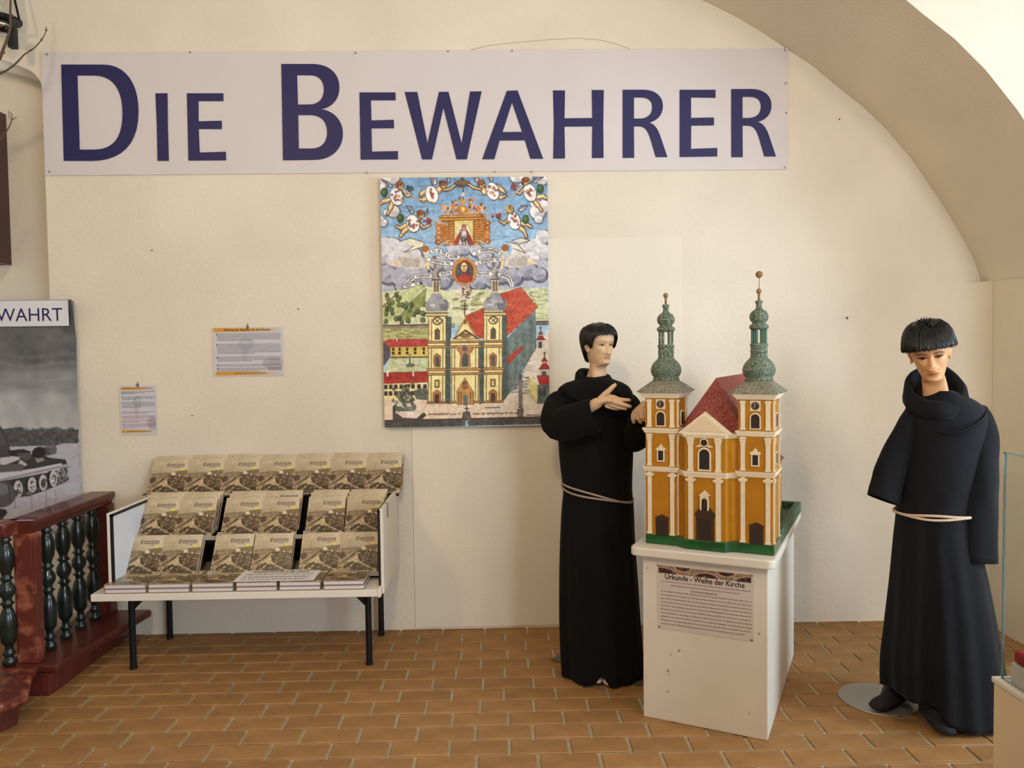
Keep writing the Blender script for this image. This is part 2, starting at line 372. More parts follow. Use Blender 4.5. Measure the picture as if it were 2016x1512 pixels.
# cable, nails
NAIL = mat('dark_iron', (40, 36, 34), .5, metal=.8)
pts = [at_y(u, v, WALL-.003) for u, v in [(928, 98), (960, 90), (1010, 84), (1080, 78), (1140, 75), (1185, 79), (1215, 87), (1240, 96)]]
tag(MB().tube(pts, .0013, 6).build('cable', mat('cream_cable', (196, 180, 146), .6), smooth=True), 'thin cream cable curving along the wall above the banner', 'cable')
for u, v, lb in ((1652, 235, 'small dark nail in bare wall between banner and arch'), (300, 493, 'tiny nail in bare wall below the left half of the banner'), (588, 608, 'tiny nail in bare wall up and right of the landscape notice'), (379, 818, 'tiny nail in bare wall between the two small notices'), (1666, 626, 'bent hook in the wall between church model and bowed friar')):
    p = at_y(u, v, WALL); b = MB()
    if 'hook' in lb: b.tube([p+Vector((0, .004, 0)), p+Vector((0, -.012, 0)), p+Vector((0, -.014, -.008)), p+Vector((.004, -.012, .008))], .0025, 6)
    else: b.tube([p+Vector((0, .004, 0)), p+Vector((0, -.006, 0)), p+Vector((0, -.0065, 0)), p+Vector((0, -.008, 0))], [.0015, .0015, .004, .003], 8)
    tag(b.build('wall_hook' if 'hook' in lb else 'nail', NAIL), lb, 'hook' if 'hook' in lb else 'nail')
# ================================================================== banner
VINYL = mat('banner_vinyl', (214, 206, 204), .5, var=.03, vscale=1.5)
NAVY = mat('navy_print', (30, 27, 82), .5)
YBAN = WALL-.006
cor = [at_y(u, v, YBAN) for u, v in [(80, 104), (1552, 95), (1550, 334), (90, 345)]]
bz0 = (cor[2].z+cor[3].z)/2; bz1 = (cor[0].z+cor[1].z)/2; bx0 = (cor[0].x+cor[3].x)/2; bx1 = (cor[1].x+cor[2].x)/2
ban = empty('banner', ((bx0+bx1)/2, YBAN, bz0), label='long white banner with navy letters reading DIE BEWAHRER', cat='banner')
b0 = Vector(ban.location); NXB = 90; V = []; F = []
for j in range(13):
    for i in range(NXB+1):
        x = bx0+(bx1-bx0)*i/NXB; z = bz0+(bz1-bz0)*j/12
        V.append((x-b0.x, -.0012*(1+math.sin(i*.9)*math.sin(j*.5+i*.13)), z-b0.z))
for j in range(12):
    for i in range(NXB): a = j*(NXB+1)+i; F.append((a, a+1, a+NXB+2, a+NXB+1))
sheet = MB().add(V, F).build('sheet', VINYL, ban, smooth=True)
so = sheet.modifiers.new('t', 'SOLIDIFY'); so.thickness = .0015; so.offset = -1; es = sheet.modifiers.new('split', 'EDGE_SPLIT'); es.split_angle = R(30)
A1 = lambda x, y: (x/4.032, y/4.032); A7 = lambda x, y: (540+x/3.877, 100+y/3.877); A8 = lambda x, y: (1040+x/3.877, 100+y/3.877)
RO = 'M721,297 L880,296 C975,298 1028,350 1028,420 C1028,490 985,532 925,548 C965,560 985,590 1005,640 L1063,812 L973,812 L935,680 C910,600 890,577 840,577 L807,577 L809,817 L721,818'
RH = 'M807,357 L865,357 C920,360 946,385 946,430 C946,490 905,517 850,517 L807,517'
E_ = 'M1156,297 L1430,297 L1430,359 L1243,357 L1243,512 L1418,508 L1418,570 L1244,572 L1243,748 L1443,741 L1443,807 L1156,811'
A8b = lambda x, y: A8(x+829, y-5)
letters = [(A1, ['M485,512 L820,512 C1010,512 1100,680 1100,885 C1100,1150 960,1277 730,1277 L505,1277', 'M615,600 L745,600 C900,600 972,715 972,900 C972,1105 890,1187 745,1187 L633,1187']),
 (A1, ['M1233,740 L1330,740 L1333,1000 L1341,1277 L1250,1277 L1244,1000']),
 (A1, ['M1483,740 L1774,740 L1774,803 L1576,803 L1577,962 L1761,958 L1761,1025 L1578,1025 L1586,1210 L1794,1204 L1795,1273 L1495,1275']),
 (A7, ['M53,100 L300,100 C430,105 497,180 497,280 C497,370 440,432 358,446 C455,455 524,535 524,632 C524,755 430,832 310,833 L66,836', 'M175,187 L280,187 C350,190 378,240 378,295 C378,360 345,405 275,409 L181,410', 'M183,491 L285,491 C365,495 403,550 403,620 C403,700 360,745 285,745 L187,745']),
 (A7, ['M650,317 L926,317 L926,378 L738,378 L742,531 L913,526 L914,591 L742,592 L746,769 L944,765 L945,829 L659,831']),
 (A7, ['M995,314 L1092,314 L1170,705 L1257,313 L1330,313 L1430,705 L1495,310 L1583,309 L1470,829 L1391,829 L1291,435 L1204,829 L1128,829']),
 (A7, ['M1775,305 L1857,302 L2053,824 L1955,825 L1913,684 L1720,685 L1680,828 L1587,828', 'M1815,395 L1891,618 L1743,620']),
 (A8, ['M189,302 L281,302 L277,515 L489,512 L485,299 L577,299 L573,560 L575,818 L486,819 L489,577 L277,579 L281,822 L191,823 L195,560']),
 (A8, [RO, RH]), (A8, [E_]), (A8b, [RO, RH])]
for fn, sp in letters:
    me = fill_mesh('letter', [path(s) for s in sp], lambda x, y: at_y(*fn(x, y), YBAN-.0045)-b0)
    link('letter', me, NAVY, ban)
PIN = mat('pin_steel', (140, 138, 136), .35, metal=.9)
for u, v in [(92, 107), (374, 103), (700, 104), (882, 101), (1008, 100), (1545, 98), (1547, 164), (1548, 222), (1545, 330), (1047, 338), (722, 340), (974, 338), (97, 338)]:
    p = at_y(u, v, YBAN-.004)-b0; MB().tube([p+Vector((0, .003, 0)), p+Vector((0, -.001, 0)), p+Vector((0, -.0018, 0))], [.005, .005, .003], 8).build('pin', PIN, ban)
# ================================================================== canvas print of the basilica
def paint_canvas():
    W_, H_ = 328, 487
    def cmap(u, v): t = (v-353)/487; return ((u-(748+14*t))/(328-8*t)*W_, t*H_)
    c = Cv(W_, H_, (126, 160, 190), 2)
    FA = lambda x, y: cmap(740+x/5.76, 340+y/5.762); FB = lambda x, y: cmap(740+x/5.76, 590+y/5.762)
    ink = (58, 48, 44); rs = random.Random(11)
    # sky: brushed blue
    H2 = c.a.shape[0]
    for j in range(H2):
        k = min(1, j/(H2*.42)); c.a[j] = (np.array((118, 162, 200))*(1-k)+np.array((168, 200, 222))*k)
    c.fn = FA
    for _ in range(420):
        x = rs.uniform(30, 1950); y = rs.uniform(60, 1050); l = rs.uniform(60, 260)
        c.line([(x, y), (x+l, y+rs.uniform(-4, 4))], 5, rs.choice([(80, 126, 172), (170, 200, 222), (120, 160, 196)]), .45)
    def cloud(L, light=(222, 216, 214), dark=(120, 122, 138)):
        for x, y, r in L: c.ell(x, y, r*1.08, r*1.0, dark, 0, .9)
        for x, y, r in L:
            c.ell(x-r*.1, y-r*.14, r*.93, r*.84, light)
            c.ell(x+r*.15, y+r*.3, r*.6, r*.42, tuple(int(a*.6+b*.4) for a, b in zip(light, dark)), 0, .7)
    cloud([(90, 110, 90), (200, 90, 80), (60, 190, 60)]); cloud([(210, 460, 75), (130, 470, 40)]); cloud([(90, 580, 55), (60, 540, 45)])
    cloud([(1600, 80, 90), (1700, 90, 80), (1880, 120, 70)]); cloud([(1830, 480, 95), (1900, 420, 80), (1800, 380, 60), (1840, 560, 50)])
    cloud([(120, 800, 70), (200, 860, 120), (330, 900, 120), (120, 950, 120), (260, 1010, 130), (430, 960, 110)], (206, 202, 206))
    cloud([(1890, 760, 90), (1800, 850, 90), (1700, 900, 90), (1880, 930, 110), (1620, 960, 100), (1760, 1010, 100)], (210, 206, 208))
    c.poly([(70, 1050), (400, 1000), (900, 1000), (1400, 1000), (1940, 1010), (1945, 1300), (1600, 1340), (100, 1350)], (176, 178, 190))
    cloud([(160, 1170, 110), (320, 1200, 130), (500, 1160, 120), (640, 1240, 110), (330, 1290, 100)], (176, 174, 186), (96, 98, 118))
    cloud([(760, 1230, 110), (860, 1150, 90), (1230, 1150, 110), (1160, 1260, 100), (1320, 1240, 90), (1420, 1180, 110), (1560, 1200, 110), (1720, 1130, 110), (1850, 1180, 90)], (170, 172, 186), (92, 94, 116))
    cloud([(700, 1040, 90), (800, 980, 80), (900, 900, 90), (1000, 880, 80), (1140, 900, 80), (1240, 960, 90), (1330, 1040, 80), (830, 1080, 60)], (188, 188, 198), (108, 110, 128))
    # land
    c.fn = FB
    c.poly([(80, -90), (600, -150), (830, -90), (1400, -100), (1940, -120), (1960, 300), (80, 300)], (206, 208, 164))
    c.poly([(80, 60), (460, -170), (560, -170), (240, 210), (100, 270)], (190, 196, 140)); c.poly([(400, 20), (580, -130), (560, 40), (420, 200), (240, 240)], (150, 158, 92))
    c.poly([(830, -110), (1260, -110), (1120, 130), (1010, 200), (860, 190)], (214, 210, 172))
    for _ in range(30): x = rs.uniform(850, 1200); y = rs.uniform(-90, 150); c.poly([(x, y), (x+60, y), (x+40, y+25), (x-20, y+25)], rs.choice([(140, 150, 90), (170, 176, 120), (196, 186, 140)]), .8)
    for _ in range(46):
        x = rs.uniform(105, 560); y = rs.uniform(-60, 260)
        if x > 250 and y < 40 and x-250 > (40-y): continue
        c.ell(x, y, 22, 30, rs.choice([(112, 124, 62), (92, 108, 58), (74, 84, 62)])); c.ell(x-6, y-8, 10, 13, (150, 160, 90), 0, .7)
    c.line([(90, 80), (270, -90)], 10, (150, 92, 60))
    for _ in range(60): x = rs.uniform(1500, 1930); y = rs.uniform(-100, 250); c.line([(x, y), (x+90, y-8)], 5, (150, 172, 96), .6)
    c.poly([(1780, 260), (1950, 255), (1950, 300), (1800, 300)], (120, 112, 104)); c.line([(1790, 262), (1950, 258)], 8, (96, 40, 40))
    # flat ground left, courtyard, square
    c.poly([(100, 280), (900, 270), (900, 320), (100, 325)], (150, 146, 130)); c.line([(95, 284), (600, 284)], 10, (150, 60, 50))
    c.poly([(100, 320), (620, 320), (620, 460), (100, 460)], (188, 186, 120))
    for _ in range(26): x = rs.uniform(110, 560); y = rs.uniform(330, 430); c.line([(x, y), (x+60, y)], 5, (120, 122, 62), .6)
    c.poly([(110, 1120), (1950, 1120), (1955, 1350), (115, 1360)], (228, 205, 180)); c.poly([(1450, 1130), (1960, 330), (1960, 1340), (1200, 1345)], (226, 214, 198))
    c.poly([(1490, 1090), (1800, 540), (1680, 800), (1600, 1000)], (150, 158, 160)); c.poly([(1600, 850), (1800, 560), (1720, 640)], (170, 176, 178))
    for _ in range(50): x = rs.uniform(1510, 1700); y = rs.uniform(700, 1080); c.line([(x, y), (x+60, y)], 4, (110, 118, 124), .6)
    # left ranges of the monastery
    c.poly([(100, 470), (170, 440), (600, 440), (600, 525), (180, 530), (130, 560), (105, 560)], (192, 70, 66)); c.poly([(100, 470), (180, 530), (180, 640), (110, 740)], (96, 84, 92))
    c.poly([(180, 528), (605, 522), (605, 640), (190, 642)], (222, 190, 92))
    for x in (215, 285, 370, 460, 555):
        c.poly([(x-12, 535), (x+12, 535), (x+12, 570), (x-12, 570)], (66, 52, 48)); c.poly([(x-12, 582), (x+12, 582), (x+12, 612), (x-12, 612)], (66, 52, 48))
    c.poly([(245, 415), (262, 415), (262, 465), (245, 465)], (225, 215, 200)); c.poly([(480, 410), (495, 410), (495, 440), (480, 440)], (225, 215, 200))
    c.poly([(120, 810), (190, 650), (605, 650), (605, 810)], (196, 202, 150)); c.line([(190, 660), (600, 800)], 14, (224, 216, 196)); c.line([(140, 800), (600, 680)], 14, (224, 216, 196)); c.line([(190, 645), (605, 645)], 10, (90, 84, 90))
    c.ell(410, 735, 50, 18, (110, 110, 100)); c.line([(400, 610), (400, 730)], 8, ink); c.ell(405, 650, 26, 40, (190, 190, 170), 0, .5)
    c.poly([(108, 815), (605, 808), (605, 930), (115, 940)], (190, 58, 46))
    for y in range(825, 935, 14): c.line([(112, y), (605, y-4)], 3, (150, 40, 36), .6)
    for x in (265, 500): c.poly([(x-40, 890), (x, 840), (x+40, 890)], (160, 50, 44)); c.poly([(x-22, 890), (x, 862), (x+22, 890)], (120, 44, 40))
    for x in (155, 440): c.poly([(x-12, 800), (x+12, 800), (x+12, 860), (x-12, 860)], (226, 214, 200))
    c.poly([(115, 940), (608, 930), (608, 1120), (120, 1128)], (232, 212, 158))
    for y in (978, 1052):
        for x in (138, 190, 248, 308, 372, 438, 505, 572): c.poly([(x-18, y-24), (x+18, y-24), (x+18, y+22), (x-18, y+22)], (72, 66, 60))
    c.poly([(440, 1030), (520, 1000), (600, 1010), (605, 1130), (480, 1120)], (96, 104, 92), .9)
    # church nave to the right
    c.poly([(1440, 500), (1800, 120), (1810, 560), (1500, 1080), (1440, 1160)], (112, 130, 124))
    c.poly([(1440, 160), (1500, 400), (1460, 420)], (112, 130, 124))
    for k in range(8):
        x = 1500+k*42; y0 = 470-k*44; y1 = 1040-k*70; c.line([(x, y0), (x, y1)], 8, (156, 170, 160) if k % 2 else (84, 98, 96), .8)
    for _ in range(160): x = rs.uniform(1450, 1790); y = rs.uniform(180, 1000); c.line([(x, y), (x+16, y+10)], 5, rs.choice([(80, 98, 94), (150, 166, 150)]), .4)
    c.poly([(1010, 190), (1240, 90), (1260, -10), (1640, -130), (1740, 30), (1830, 100), (1500, 410), (1300, 440), (1180, 440), (1130, 400)], (198, 72, 42))
    c.poly([(1480, 30), (1640, -130), (1750, 10), (1832, 100), (1500, 410)], (206, 84, 50))
    for _ in range(420):
        x = rs.uniform(1030, 1800); y = rs.uniform(-100, 420)
        if x > 1480 and (y > 410-(x-1500)*.93): continue
        if x < 1260 and (y < 190-(x-1010)*.43 or y > 190+(x-1010)*1.7): continue
        if 1260 < x < 1480: continue
        c.line([(x, y), (x+22, y+14)], 6, rs.choice([(160, 48, 30), (226, 120, 76), (176, 60, 36)]), .6)
    c.poly([(1490, 660), (1640, 540), (1685, 545), (1495, 750)], (190, 62, 40))
    # facade
    c.fn = FB; yel = (240, 220, 150); shade = (206, 168, 92); br = (112, 72, 48); grn = (84, 98, 90)
    c.poly([(600, 180), (800, 180), (800, 460), (850, 460), (850, 1165), (610, 1165)], yel); c.poly([(790, 190), (860, 200), (855, 1180), (800, 1170)], grn)
    c.poly([(1225, 120), (1440, 120), (1440, 1165), (1225, 1165)], yel); c.poly([(1430, 150), (1480, 190), (1500, 1080), (1440, 1165)], grn)
    c.poly([(850, 440), (1190, 440), (1190, 1190), (865, 1200)], yel); c.poly([(1170, 460), (1230, 480), (1230, 1170), (1180, 1190)], grn)
    c.poly([(890, 440), (1015, 200), (1150, 440)], shade); c.poly([(905, 432), (1015, 235), (1130, 432)], yel); c.poly([(870, 450), (1020, 340), (1180, 450)], br); c.poly([(905, 445), (1020, 362), (1145, 445)], (226, 196, 130))
    c.ell(1020, 410, 60, 24, (150, 110, 70)); c.ell(1015, 255, 16, 26, (150, 100, 60)); c.line([(1010, 40), (1010, 180)], 9, (110, 40, 40)); c.line([(980, 75), (1045, 75)], 8, (110, 40, 40)); c.line([(985, 110), (1040, 110)], 8, (110, 40, 40))
    for x0, x1 in ((600, 805), (1222, 1440), (850, 1190)):
        for y0, y1 in ((470, 490), (520, 545), (775, 800), (828, 850), (1150, 1170)):
            c.poly([(x0-6, y0), (x1+6, y0), (x1+6, y1), (x0-6, y1)], (212, 160, 92)); c.line([(x0-6, y1), (x1+6, y1)], 5, br); c.line([(x0-6, y0), (x1+6, y0)], 4, br)
    for x in (625, 785, 1240, 1415, 885, 1150):
        for y0, y1 in ((210, 465), (550, 770), (855, 1150)):
            if y0 < 300 and x in (885, 1150): continue
            c.poly([(x-16, y0), (x+16, y0), (x+16, y1), (x-16, y1)], (238, 214, 150)); c.line([(x-16, y0), (x-16, y1)], 4, br); c.line([(x+16, y0), (x+16, y1)], 4, br)
    for x in (705, 1330):
        c.ell(x, 240, 55, 46, br); c.ell(x, 240, 42, 35, (230, 206, 150)); c.line([(x-30, 215), (x+25, 265)], 6, ink); c.line([(x+20, 220), (x-15, 255)], 6, ink)
        c.poly([(x-28, 345), (x, 318), (x+28, 345), (x+28, 450), (x-28, 450)], br); c.poly([(x-15, 350), (x, 332), (x+15, 350), (x+15, 445), (x-15, 445)], (92, 84, 70))
        c.poly([(x-42, 640), (x, 600), (x+42, 640), (x+36, 760), (x-36, 760)], (176, 120, 76)); c.poly([(x-20, 645), (x+20, 645), (x+20, 745), (x-20, 745)], (100, 96, 84))
        c.poly([(x-26, 905), (x+26, 905), (x+26, 990), (x-26, 990)], br); c.poly([(x-17, 915), (x+17, 915), (x+17, 980), (x-17, 980)], (226, 196, 130))
        c.poly([(x-46, 1050), (x, 1015), (x+46, 1050), (x+42, 1160), (x-42, 1160)], (186, 130, 80)); c.poly([(x-22, 1065), (x+22, 1065), (x+22, 1165), (x-22, 1165)], (104, 64, 54))
    c.poly([(920, 560), (1015, 520), (1115, 560), (1070, 620), (1080, 760), (955, 760), (965, 620)], (190, 130, 84)); c.ell(1015, 555, 30, 28, (96, 104, 96)); c.poly([(985, 640), (1017, 600), (1052, 640), (1052, 755), (985, 755)], (86, 98, 92))
    c.poly([(925, 1040), (1015, 880), (1110, 1040), (1120, 1190), (930, 1190)], (206, 150, 84)); c.poly([(990, 940), (1018, 915), (1050, 940), (1050, 1010), (990, 1010)], (150, 96, 60)); c.poly([(1000, 1080), (1045, 1080), (1045, 1195), (1000, 1195)], (110, 122, 118))
    for x in (950, 975, 1080, 1110): c.line([(x, 1050), (x, 1190)], 6, br)
    # tower helmets
    for cx in (700, 1350):
        c.poly([(cx-125, 150), (cx+125, 150), (cx+120, 190), (cx-115, 190)], (212, 190, 130)); c.line([(cx-125, 150), (cx+125, 150)], 8, br); c.line([(cx-115, 188), (cx+120, 188)], 6, br)
        c.poly([(cx-130, 80), (cx-110, 130), (cx+115, 130), (cx+135, 80), (cx+125, 30), (cx-120, 30)], (150, 146, 150)); c.ell(cx, 55, 136, 72, (158, 156, 160)); c.ell(cx-50, 40, 46, 46, (202, 196, 186), 0, .8); c.ell(cx+70, 60, 50, 60, (110, 106, 116), 0, .7)
        c.fn = FA; dx = cx-700 if cx == 700 else 655
        c.poly([(590, 1490), (620, 1420), (645, 1370), (735, 1370), (760, 1420), (800, 1490)] if cx == 700 else [(1250, 1490), (1285, 1420), (1310, 1370), (1390, 1370), (1420, 1420), (1455, 1490)], (160, 158, 164))
        m = 690 if cx == 700 else 1348
        c.poly([(m-45, 1220), (m+40, 1220), (m+45, 1370), (m-45, 1370)], (206, 190, 150)); c.poly([(m-25, 1240), (m-5, 1240), (m-5, 1350), (m-25, 1350)], (120, 104, 90)); c.poly([(m+8, 1240), (m+25, 1240), (m+25, 1350), (m+8, 1350)], (120, 104, 90)); c.line([(m-50, 1220), (m+45, 1220)], 12, br)
        c.ell(m-12, 1165, 50, 44, (172, 160, 150)); c.poly([(m-40, 1140), (m-18, 1070), (m+8, 1070), (m+34, 1140)], (184, 172, 158)); c.line([(m-15, 1080), (m-25, 960)], 14, (140, 104, 70)); c.ell(m-25, 975, 18, 26, (150, 108, 66)); c.ell(m+24, 1165, 20, 40, (100, 92, 96), 0, .7)
        c.fn = FB
    # right chapels, column, fountain, garden wall
    for cx, cy, k in ((1860, 470, 1.0), (1905, 800, 1.3)):
        c.poly([(cx-45*k, cy), (cx+45*k, cy), (cx+45*k, cy+90*k), (cx-45*k, cy+90*k)], (206, 200, 190)); c.poly([(cx-20*k, cy+20*k), (cx+14*k, cy+20*k), (cx+14*k, cy+90*k), (cx-20*k, cy+90*k)], (90, 92, 94))
        c.poly([(cx-50*k, cy), (cx-18*k, cy-50*k), (cx+18*k, cy-50*k), (cx+58*k, cy)], (176, 46, 46)); c.poly([(cx-20*k, cy-50*k), (cx+20*k, cy-50*k), (cx+16*k, cy-70*k), (cx-16*k, cy-70*k)], (216, 190, 130)); c.poly([(cx-28*k, cy-66*k), (cx, cy-110*k), (cx+28*k, cy-66*k)], (176, 46, 46)); c.line([(cx, cy-150*k), (cx, cy-100*k)], 6, ink); c.line([(cx-12, cy-138*k), (cx+12, cy-138*k)], 5, ink)
    c.poly([(1820, 870), (1955, 870), (1955, 975), (1850, 975)], (188, 58, 52)); c.poly([(1730, 860), (1840, 980), (1830, 1190), (1735, 1090)], (222, 206, 140)); c.poly([(1830, 980), (1960, 980), (1950, 1190), (1830, 1190)], (108, 120, 118)); c.line([(1735, 880), (1835, 965)], 14, (236, 222, 180))
    for x in (1860, 1905): c.ell(x, 1060, 18, 40, (70, 78, 80))
    c.poly([(1620, 900), (1650, 900), (1660, 1250), (1625, 1250)], (196, 186, 170))
    for k in range(13): c.line([(1618, 910+k*26), (1658, 930+k*26)], 8, (70, 64, 62))
    c.poly([(1600, 1250), (1672, 1250), (1665, 1340), (1610, 1340)], (120, 114, 108)); c.ell(1638, 885, 18, 30, (96, 88, 80))
    c.ell(355, 1210, 120, 75, (128, 136, 118)); c.ell(352, 1165, 112, 48, (214, 200, 186)); c.ell(360, 1110, 82, 56, (120, 128, 104)); c.ell(352, 1085, 60, 36, (206, 192, 176)); c.ell(355, 1020, 42, 60, (130, 132, 108))
    for _ in range(34): c.ell(355+rs.gauss(0, 55), 1100+rs.gauss(0, 70), 16, 20, rs.choice([(70, 76, 64), (180, 172, 150), (110, 112, 90)]), 0, .85)
    c.poly([(215, 1200), (250, 1170), (245, 1270), (330, 1330), (480, 1340), (560, 1270), (590, 1300), (520, 1370), (220, 1350)], (92, 88, 84)); c.poly([(260, 1255), (480, 1250), (520, 1300), (400, 1330), (300, 1310)], (226, 206, 192))
    c.poly([(118, 1360), (990, 1352), (990, 1430), (125, 1445)], (88, 88, 84)); c.poly([(1080, 1350), (1960, 1340), (1960, 1420), (1090, 1428)], (92, 92, 88)); c.line([(118, 1358), (985, 1350)], 8, (110, 40, 40)); c.line([(1080, 1350), (1960, 1338)], 8, (110, 40, 40))
    for k in range(22): c.line([(190+k*84, 1365), (190+k*84, 1425)], 4, (150, 148, 140), .6)
    c.line([(125, 1402), (1950, 1388)], 3, (60, 60, 60), .6); c.poly([(985, 1350), (1000, 1270), (1070, 1270), (1090, 1350), (1085, 1430), (1060, 1430), (1055, 1370), (1020, 1370), (1020, 1430), (985, 1430)], (112, 104, 96)); c.line([(1037, 1210), (1037, 1275)], 8, ink); c.line([(1015, 1235), (1060, 1235)], 7, ink)
    x = 612
    while x < 1610:                                            # caption: fine script, too small to read
        l = rs.uniform(8, 26)
        if not 985 < x < 1085: c.line([(x, 1300+rs.uniform(-6, 4)), (x+l, 1288+rs.uniform(-6, 8))], 6, (110, 66, 48), .85)
        x += l+rs.choice([4, 4, 4, 22])
    c.line([(1240, 1228), (1405, 1226)], 5, (120, 80, 60)); c.line([(1710, 1320), (1900, 1318)], 6, (96, 66, 56), .7)
    # ---- upper scene: altar, child angels, ribbons, portrait
    c.fn = FA; org = (196, 112, 40); gold = (226, 160, 60); dk = (134, 66, 26)
    c.poly([(735, 500), (1235, 490), (1245, 830), (745, 835)], org); c.poly([(720, 510), (1250, 500), (1250, 545), (720, 560)], gold); c.line([(720, 530), (1250, 522)], 8, dk); c.line([(740, 560), (1245, 550)], 6, dk)
    for x in (800, 855, 1135, 1190):
        c.poly([(x-20, 560), (x+20, 560), (x+20, 830), (x-20, 830)], gold)
        for k in range(9): c.line([(x-20, 580+k*28), (x+20, 566+k*28)], 9, dk, .8)
    for sx in (-1, 1):
        for k in range(5): c.ell(985+sx*275+rs.uniform(-8, 8), 590+k*52, 34, 30, rs.choice([(208, 124, 48), (176, 92, 36)])); c.ell(985+sx*275, 590+k*52, 14, 12, (236, 190, 110))
    c.poly([(890, 560), (1100, 555), (1100, 830), (890, 830)], (222, 200, 120)); c.ell(990, 690, 78, 92, (214, 208, 196)); c.poly([(985, 630), (940, 830), (885, 830), (905, 760)], (176, 52, 48)); c.poly([(1010, 630), (1070, 740), (1110, 830), (1050, 830)], (176, 52, 48)); c.poly([(990, 640), (1060, 830), (930, 830)], (196, 196, 190))
    for k in range(14): c.line([(950+k*8, 730+(k % 3)*30), (960+k*8, 750+(k % 4)*24)], 8, (70, 66, 70))
    c.ell(995, 655, 18, 24, (206, 160, 110)); c.poly([(970, 640), (975, 605), (1015, 605), (1020, 640)], (190, 110, 40)); c.ell(960, 680, 14, 18, (196, 140, 96))
    c.poly([(900, 480), (920, 420), (985, 380), (1050, 430), (1080, 490)], gold); c.ell(975, 440, 60, 50, (210, 130, 46)); c.ell(985, 435, 22, 30, (240, 196, 110))
    c.ell(980, 345, 40, 30, (214, 150, 62)); c.line([(985, 90), (985, 330)], 9, (96, 84, 76)); c.ell(985, 270, 20, 26, (200, 192, 180)); c.poly([(945, 180), (1030, 180), (1030, 195), (945, 195)], (230, 222, 210))
    for x, y in ((770, 430), (890, 380), (1080, 370), (1190, 440), (850, 450), (1140, 450)):
        for _ in range(16): c.ell(x+rs.gauss(0, 26), y+rs.gauss(0, 34), 13, 15, rs.choice([(206, 120, 50), (160, 78, 36), (236, 176, 96), (196, 150, 150)]))
    c.ell(975, 150, 90, 44, (104, 76, 62)); c.ell(975, 135, 84, 26, (136, 104, 84)); c.line([(970, 60), (972, 120)], 12, (90, 76, 62)); c.ell(1010, 165, 30, 20, (96, 110, 100))
    skin = (232, 200, 146); sk2 = (186, 134, 84); inkb = (92, 60, 40)
    def angel(hx, hy, bx, by, sx, sy, legs, arm, hair=(150, 78, 36), cloth=None, wing=None, r=38):
        for w in (wing or []):
            c.poly(w, (214, 210, 208)); c.line(w+w[:1], 7, (84, 84, 104)); m0 = w[0]
            for q_ in np.linspace(.15, .85, 6): c.line([m0, (w[1][0]*(1-q_)+w[2][0]*q_, w[1][1]*(1-q_)+w[2][1]*q_)], 5, (110, 110, 130), .8)
        c.line([(hx, hy+20), (bx, by)], 72, inkb); c.line([(hx, hy+20), (bx, by)], 64, sk2); c.line([(hx-6, hy+14), (bx-8, by-6)], 46, skin)
        for l in legs:
            c.line(l[:2], 56, inkb); c.line(l[-2:], 40, inkb); c.line(l[:2], 50, sk2); c.line(l[-2:], 30, sk2); c.line([(a-5, b-6) for a, b in l[:2]], 34, skin); c.line([(a-3, b-3) for a, b in l[-2:]], 18, skin)
        c.line(arm, 38, inkb); c.line(arm, 28, sk2); c.line([(a-2, b-4) for a, b in arm], 16, skin)
        if cloth: c.ell(*cloth, 40, 52, (52, 92, 48)); c.ell(cloth[0]-8, cloth[1]-8, 20, 28, (92, 132, 70), 0, .8)
        c.ell(sx, sy, 76, 106, (110, 108, 124), -18); c.ell(sx-3, sy-3, 70, 99, (232, 226, 222), -18)
        for _ in range(12): c.ell(sx+rs.gauss(0, 24), sy+rs.gauss(0, 34), 13, 13, rs.choice([(176, 88, 60), (206, 150, 110), (140, 70, 56)]), 0, .8)
        c.ell(hx, hy, r+8, r+9, inkb); c.ell(hx, hy, r, r+2, skin); c.ell(hx-10, hy+10, r*.6, r*.6, sk2, 0, .5); c.ell(hx-4, hy-18, r+5, r-10, hair); c.ell(hx-r*.7, hy-2, 17, 28, hair)
        for _ in range(9): c.ell(hx+rs.uniform(-r, r*.7), hy-18+rs.uniform(-18, 10), 9, 9, rs.choice([(196, 120, 60), (96, 48, 24), hair]), 0, .8)
        c.line([(hx+8, hy+2), (hx+20, hy)], 7, (90, 60, 40)); c.line([(hx+12, hy+20), (hx+24, hy+18)], 5, (150, 60, 50))
    angel(275, 160, 215, 330, 240, 290, [[(170, 320), (90, 340), (65, 365)], [(190, 360), (170, 420), (140, 480)]], [(310, 220), (360, 285), (400, 270)], cloth=(100, 240), wing=[[(170, 190), (60, 90), (150, 130), (190, 170)]])
    angel(760, 160, 660, 260, 635, 270, [[(600, 300), (540, 330), (500, 315)], [(560, 230), (520, 260), (510, 275)]], [(770, 220), (840, 210), (890, 170)], wing=[[(640, 170), (610, 80), (680, 70), (690, 150)], [(800, 130), (790, 70), (840, 70), (830, 140)]])
    angel(1190, 155, 1230, 250, 1320, 240, [[(1350, 290), (1420, 310), (1460, 290)], [(1360, 180), (1430, 230), (1450, 250)]], [(1180, 215), (1110, 200), (1050, 160)], wing=[[(1110, 130), (1110, 70), (1160, 80), (1160, 130)], [(1290, 130), (1260, 70), (1310, 70), (1320, 120)]])
    angel(1690, 130, 1720, 300, 1740, 260, [[(1820, 310), (1890, 300), (1925, 320)], [(1780, 340), (1830, 400), (1870, 460)]], [(1680, 200), (1620, 270), (1590, 250)], cloth=(1855, 215), wing=[[(1640, 140), (1540, 150), (1600, 190), (1650, 180)], [(1760, 140), (1800, 90), (1890, 85), (1800, 150)]])
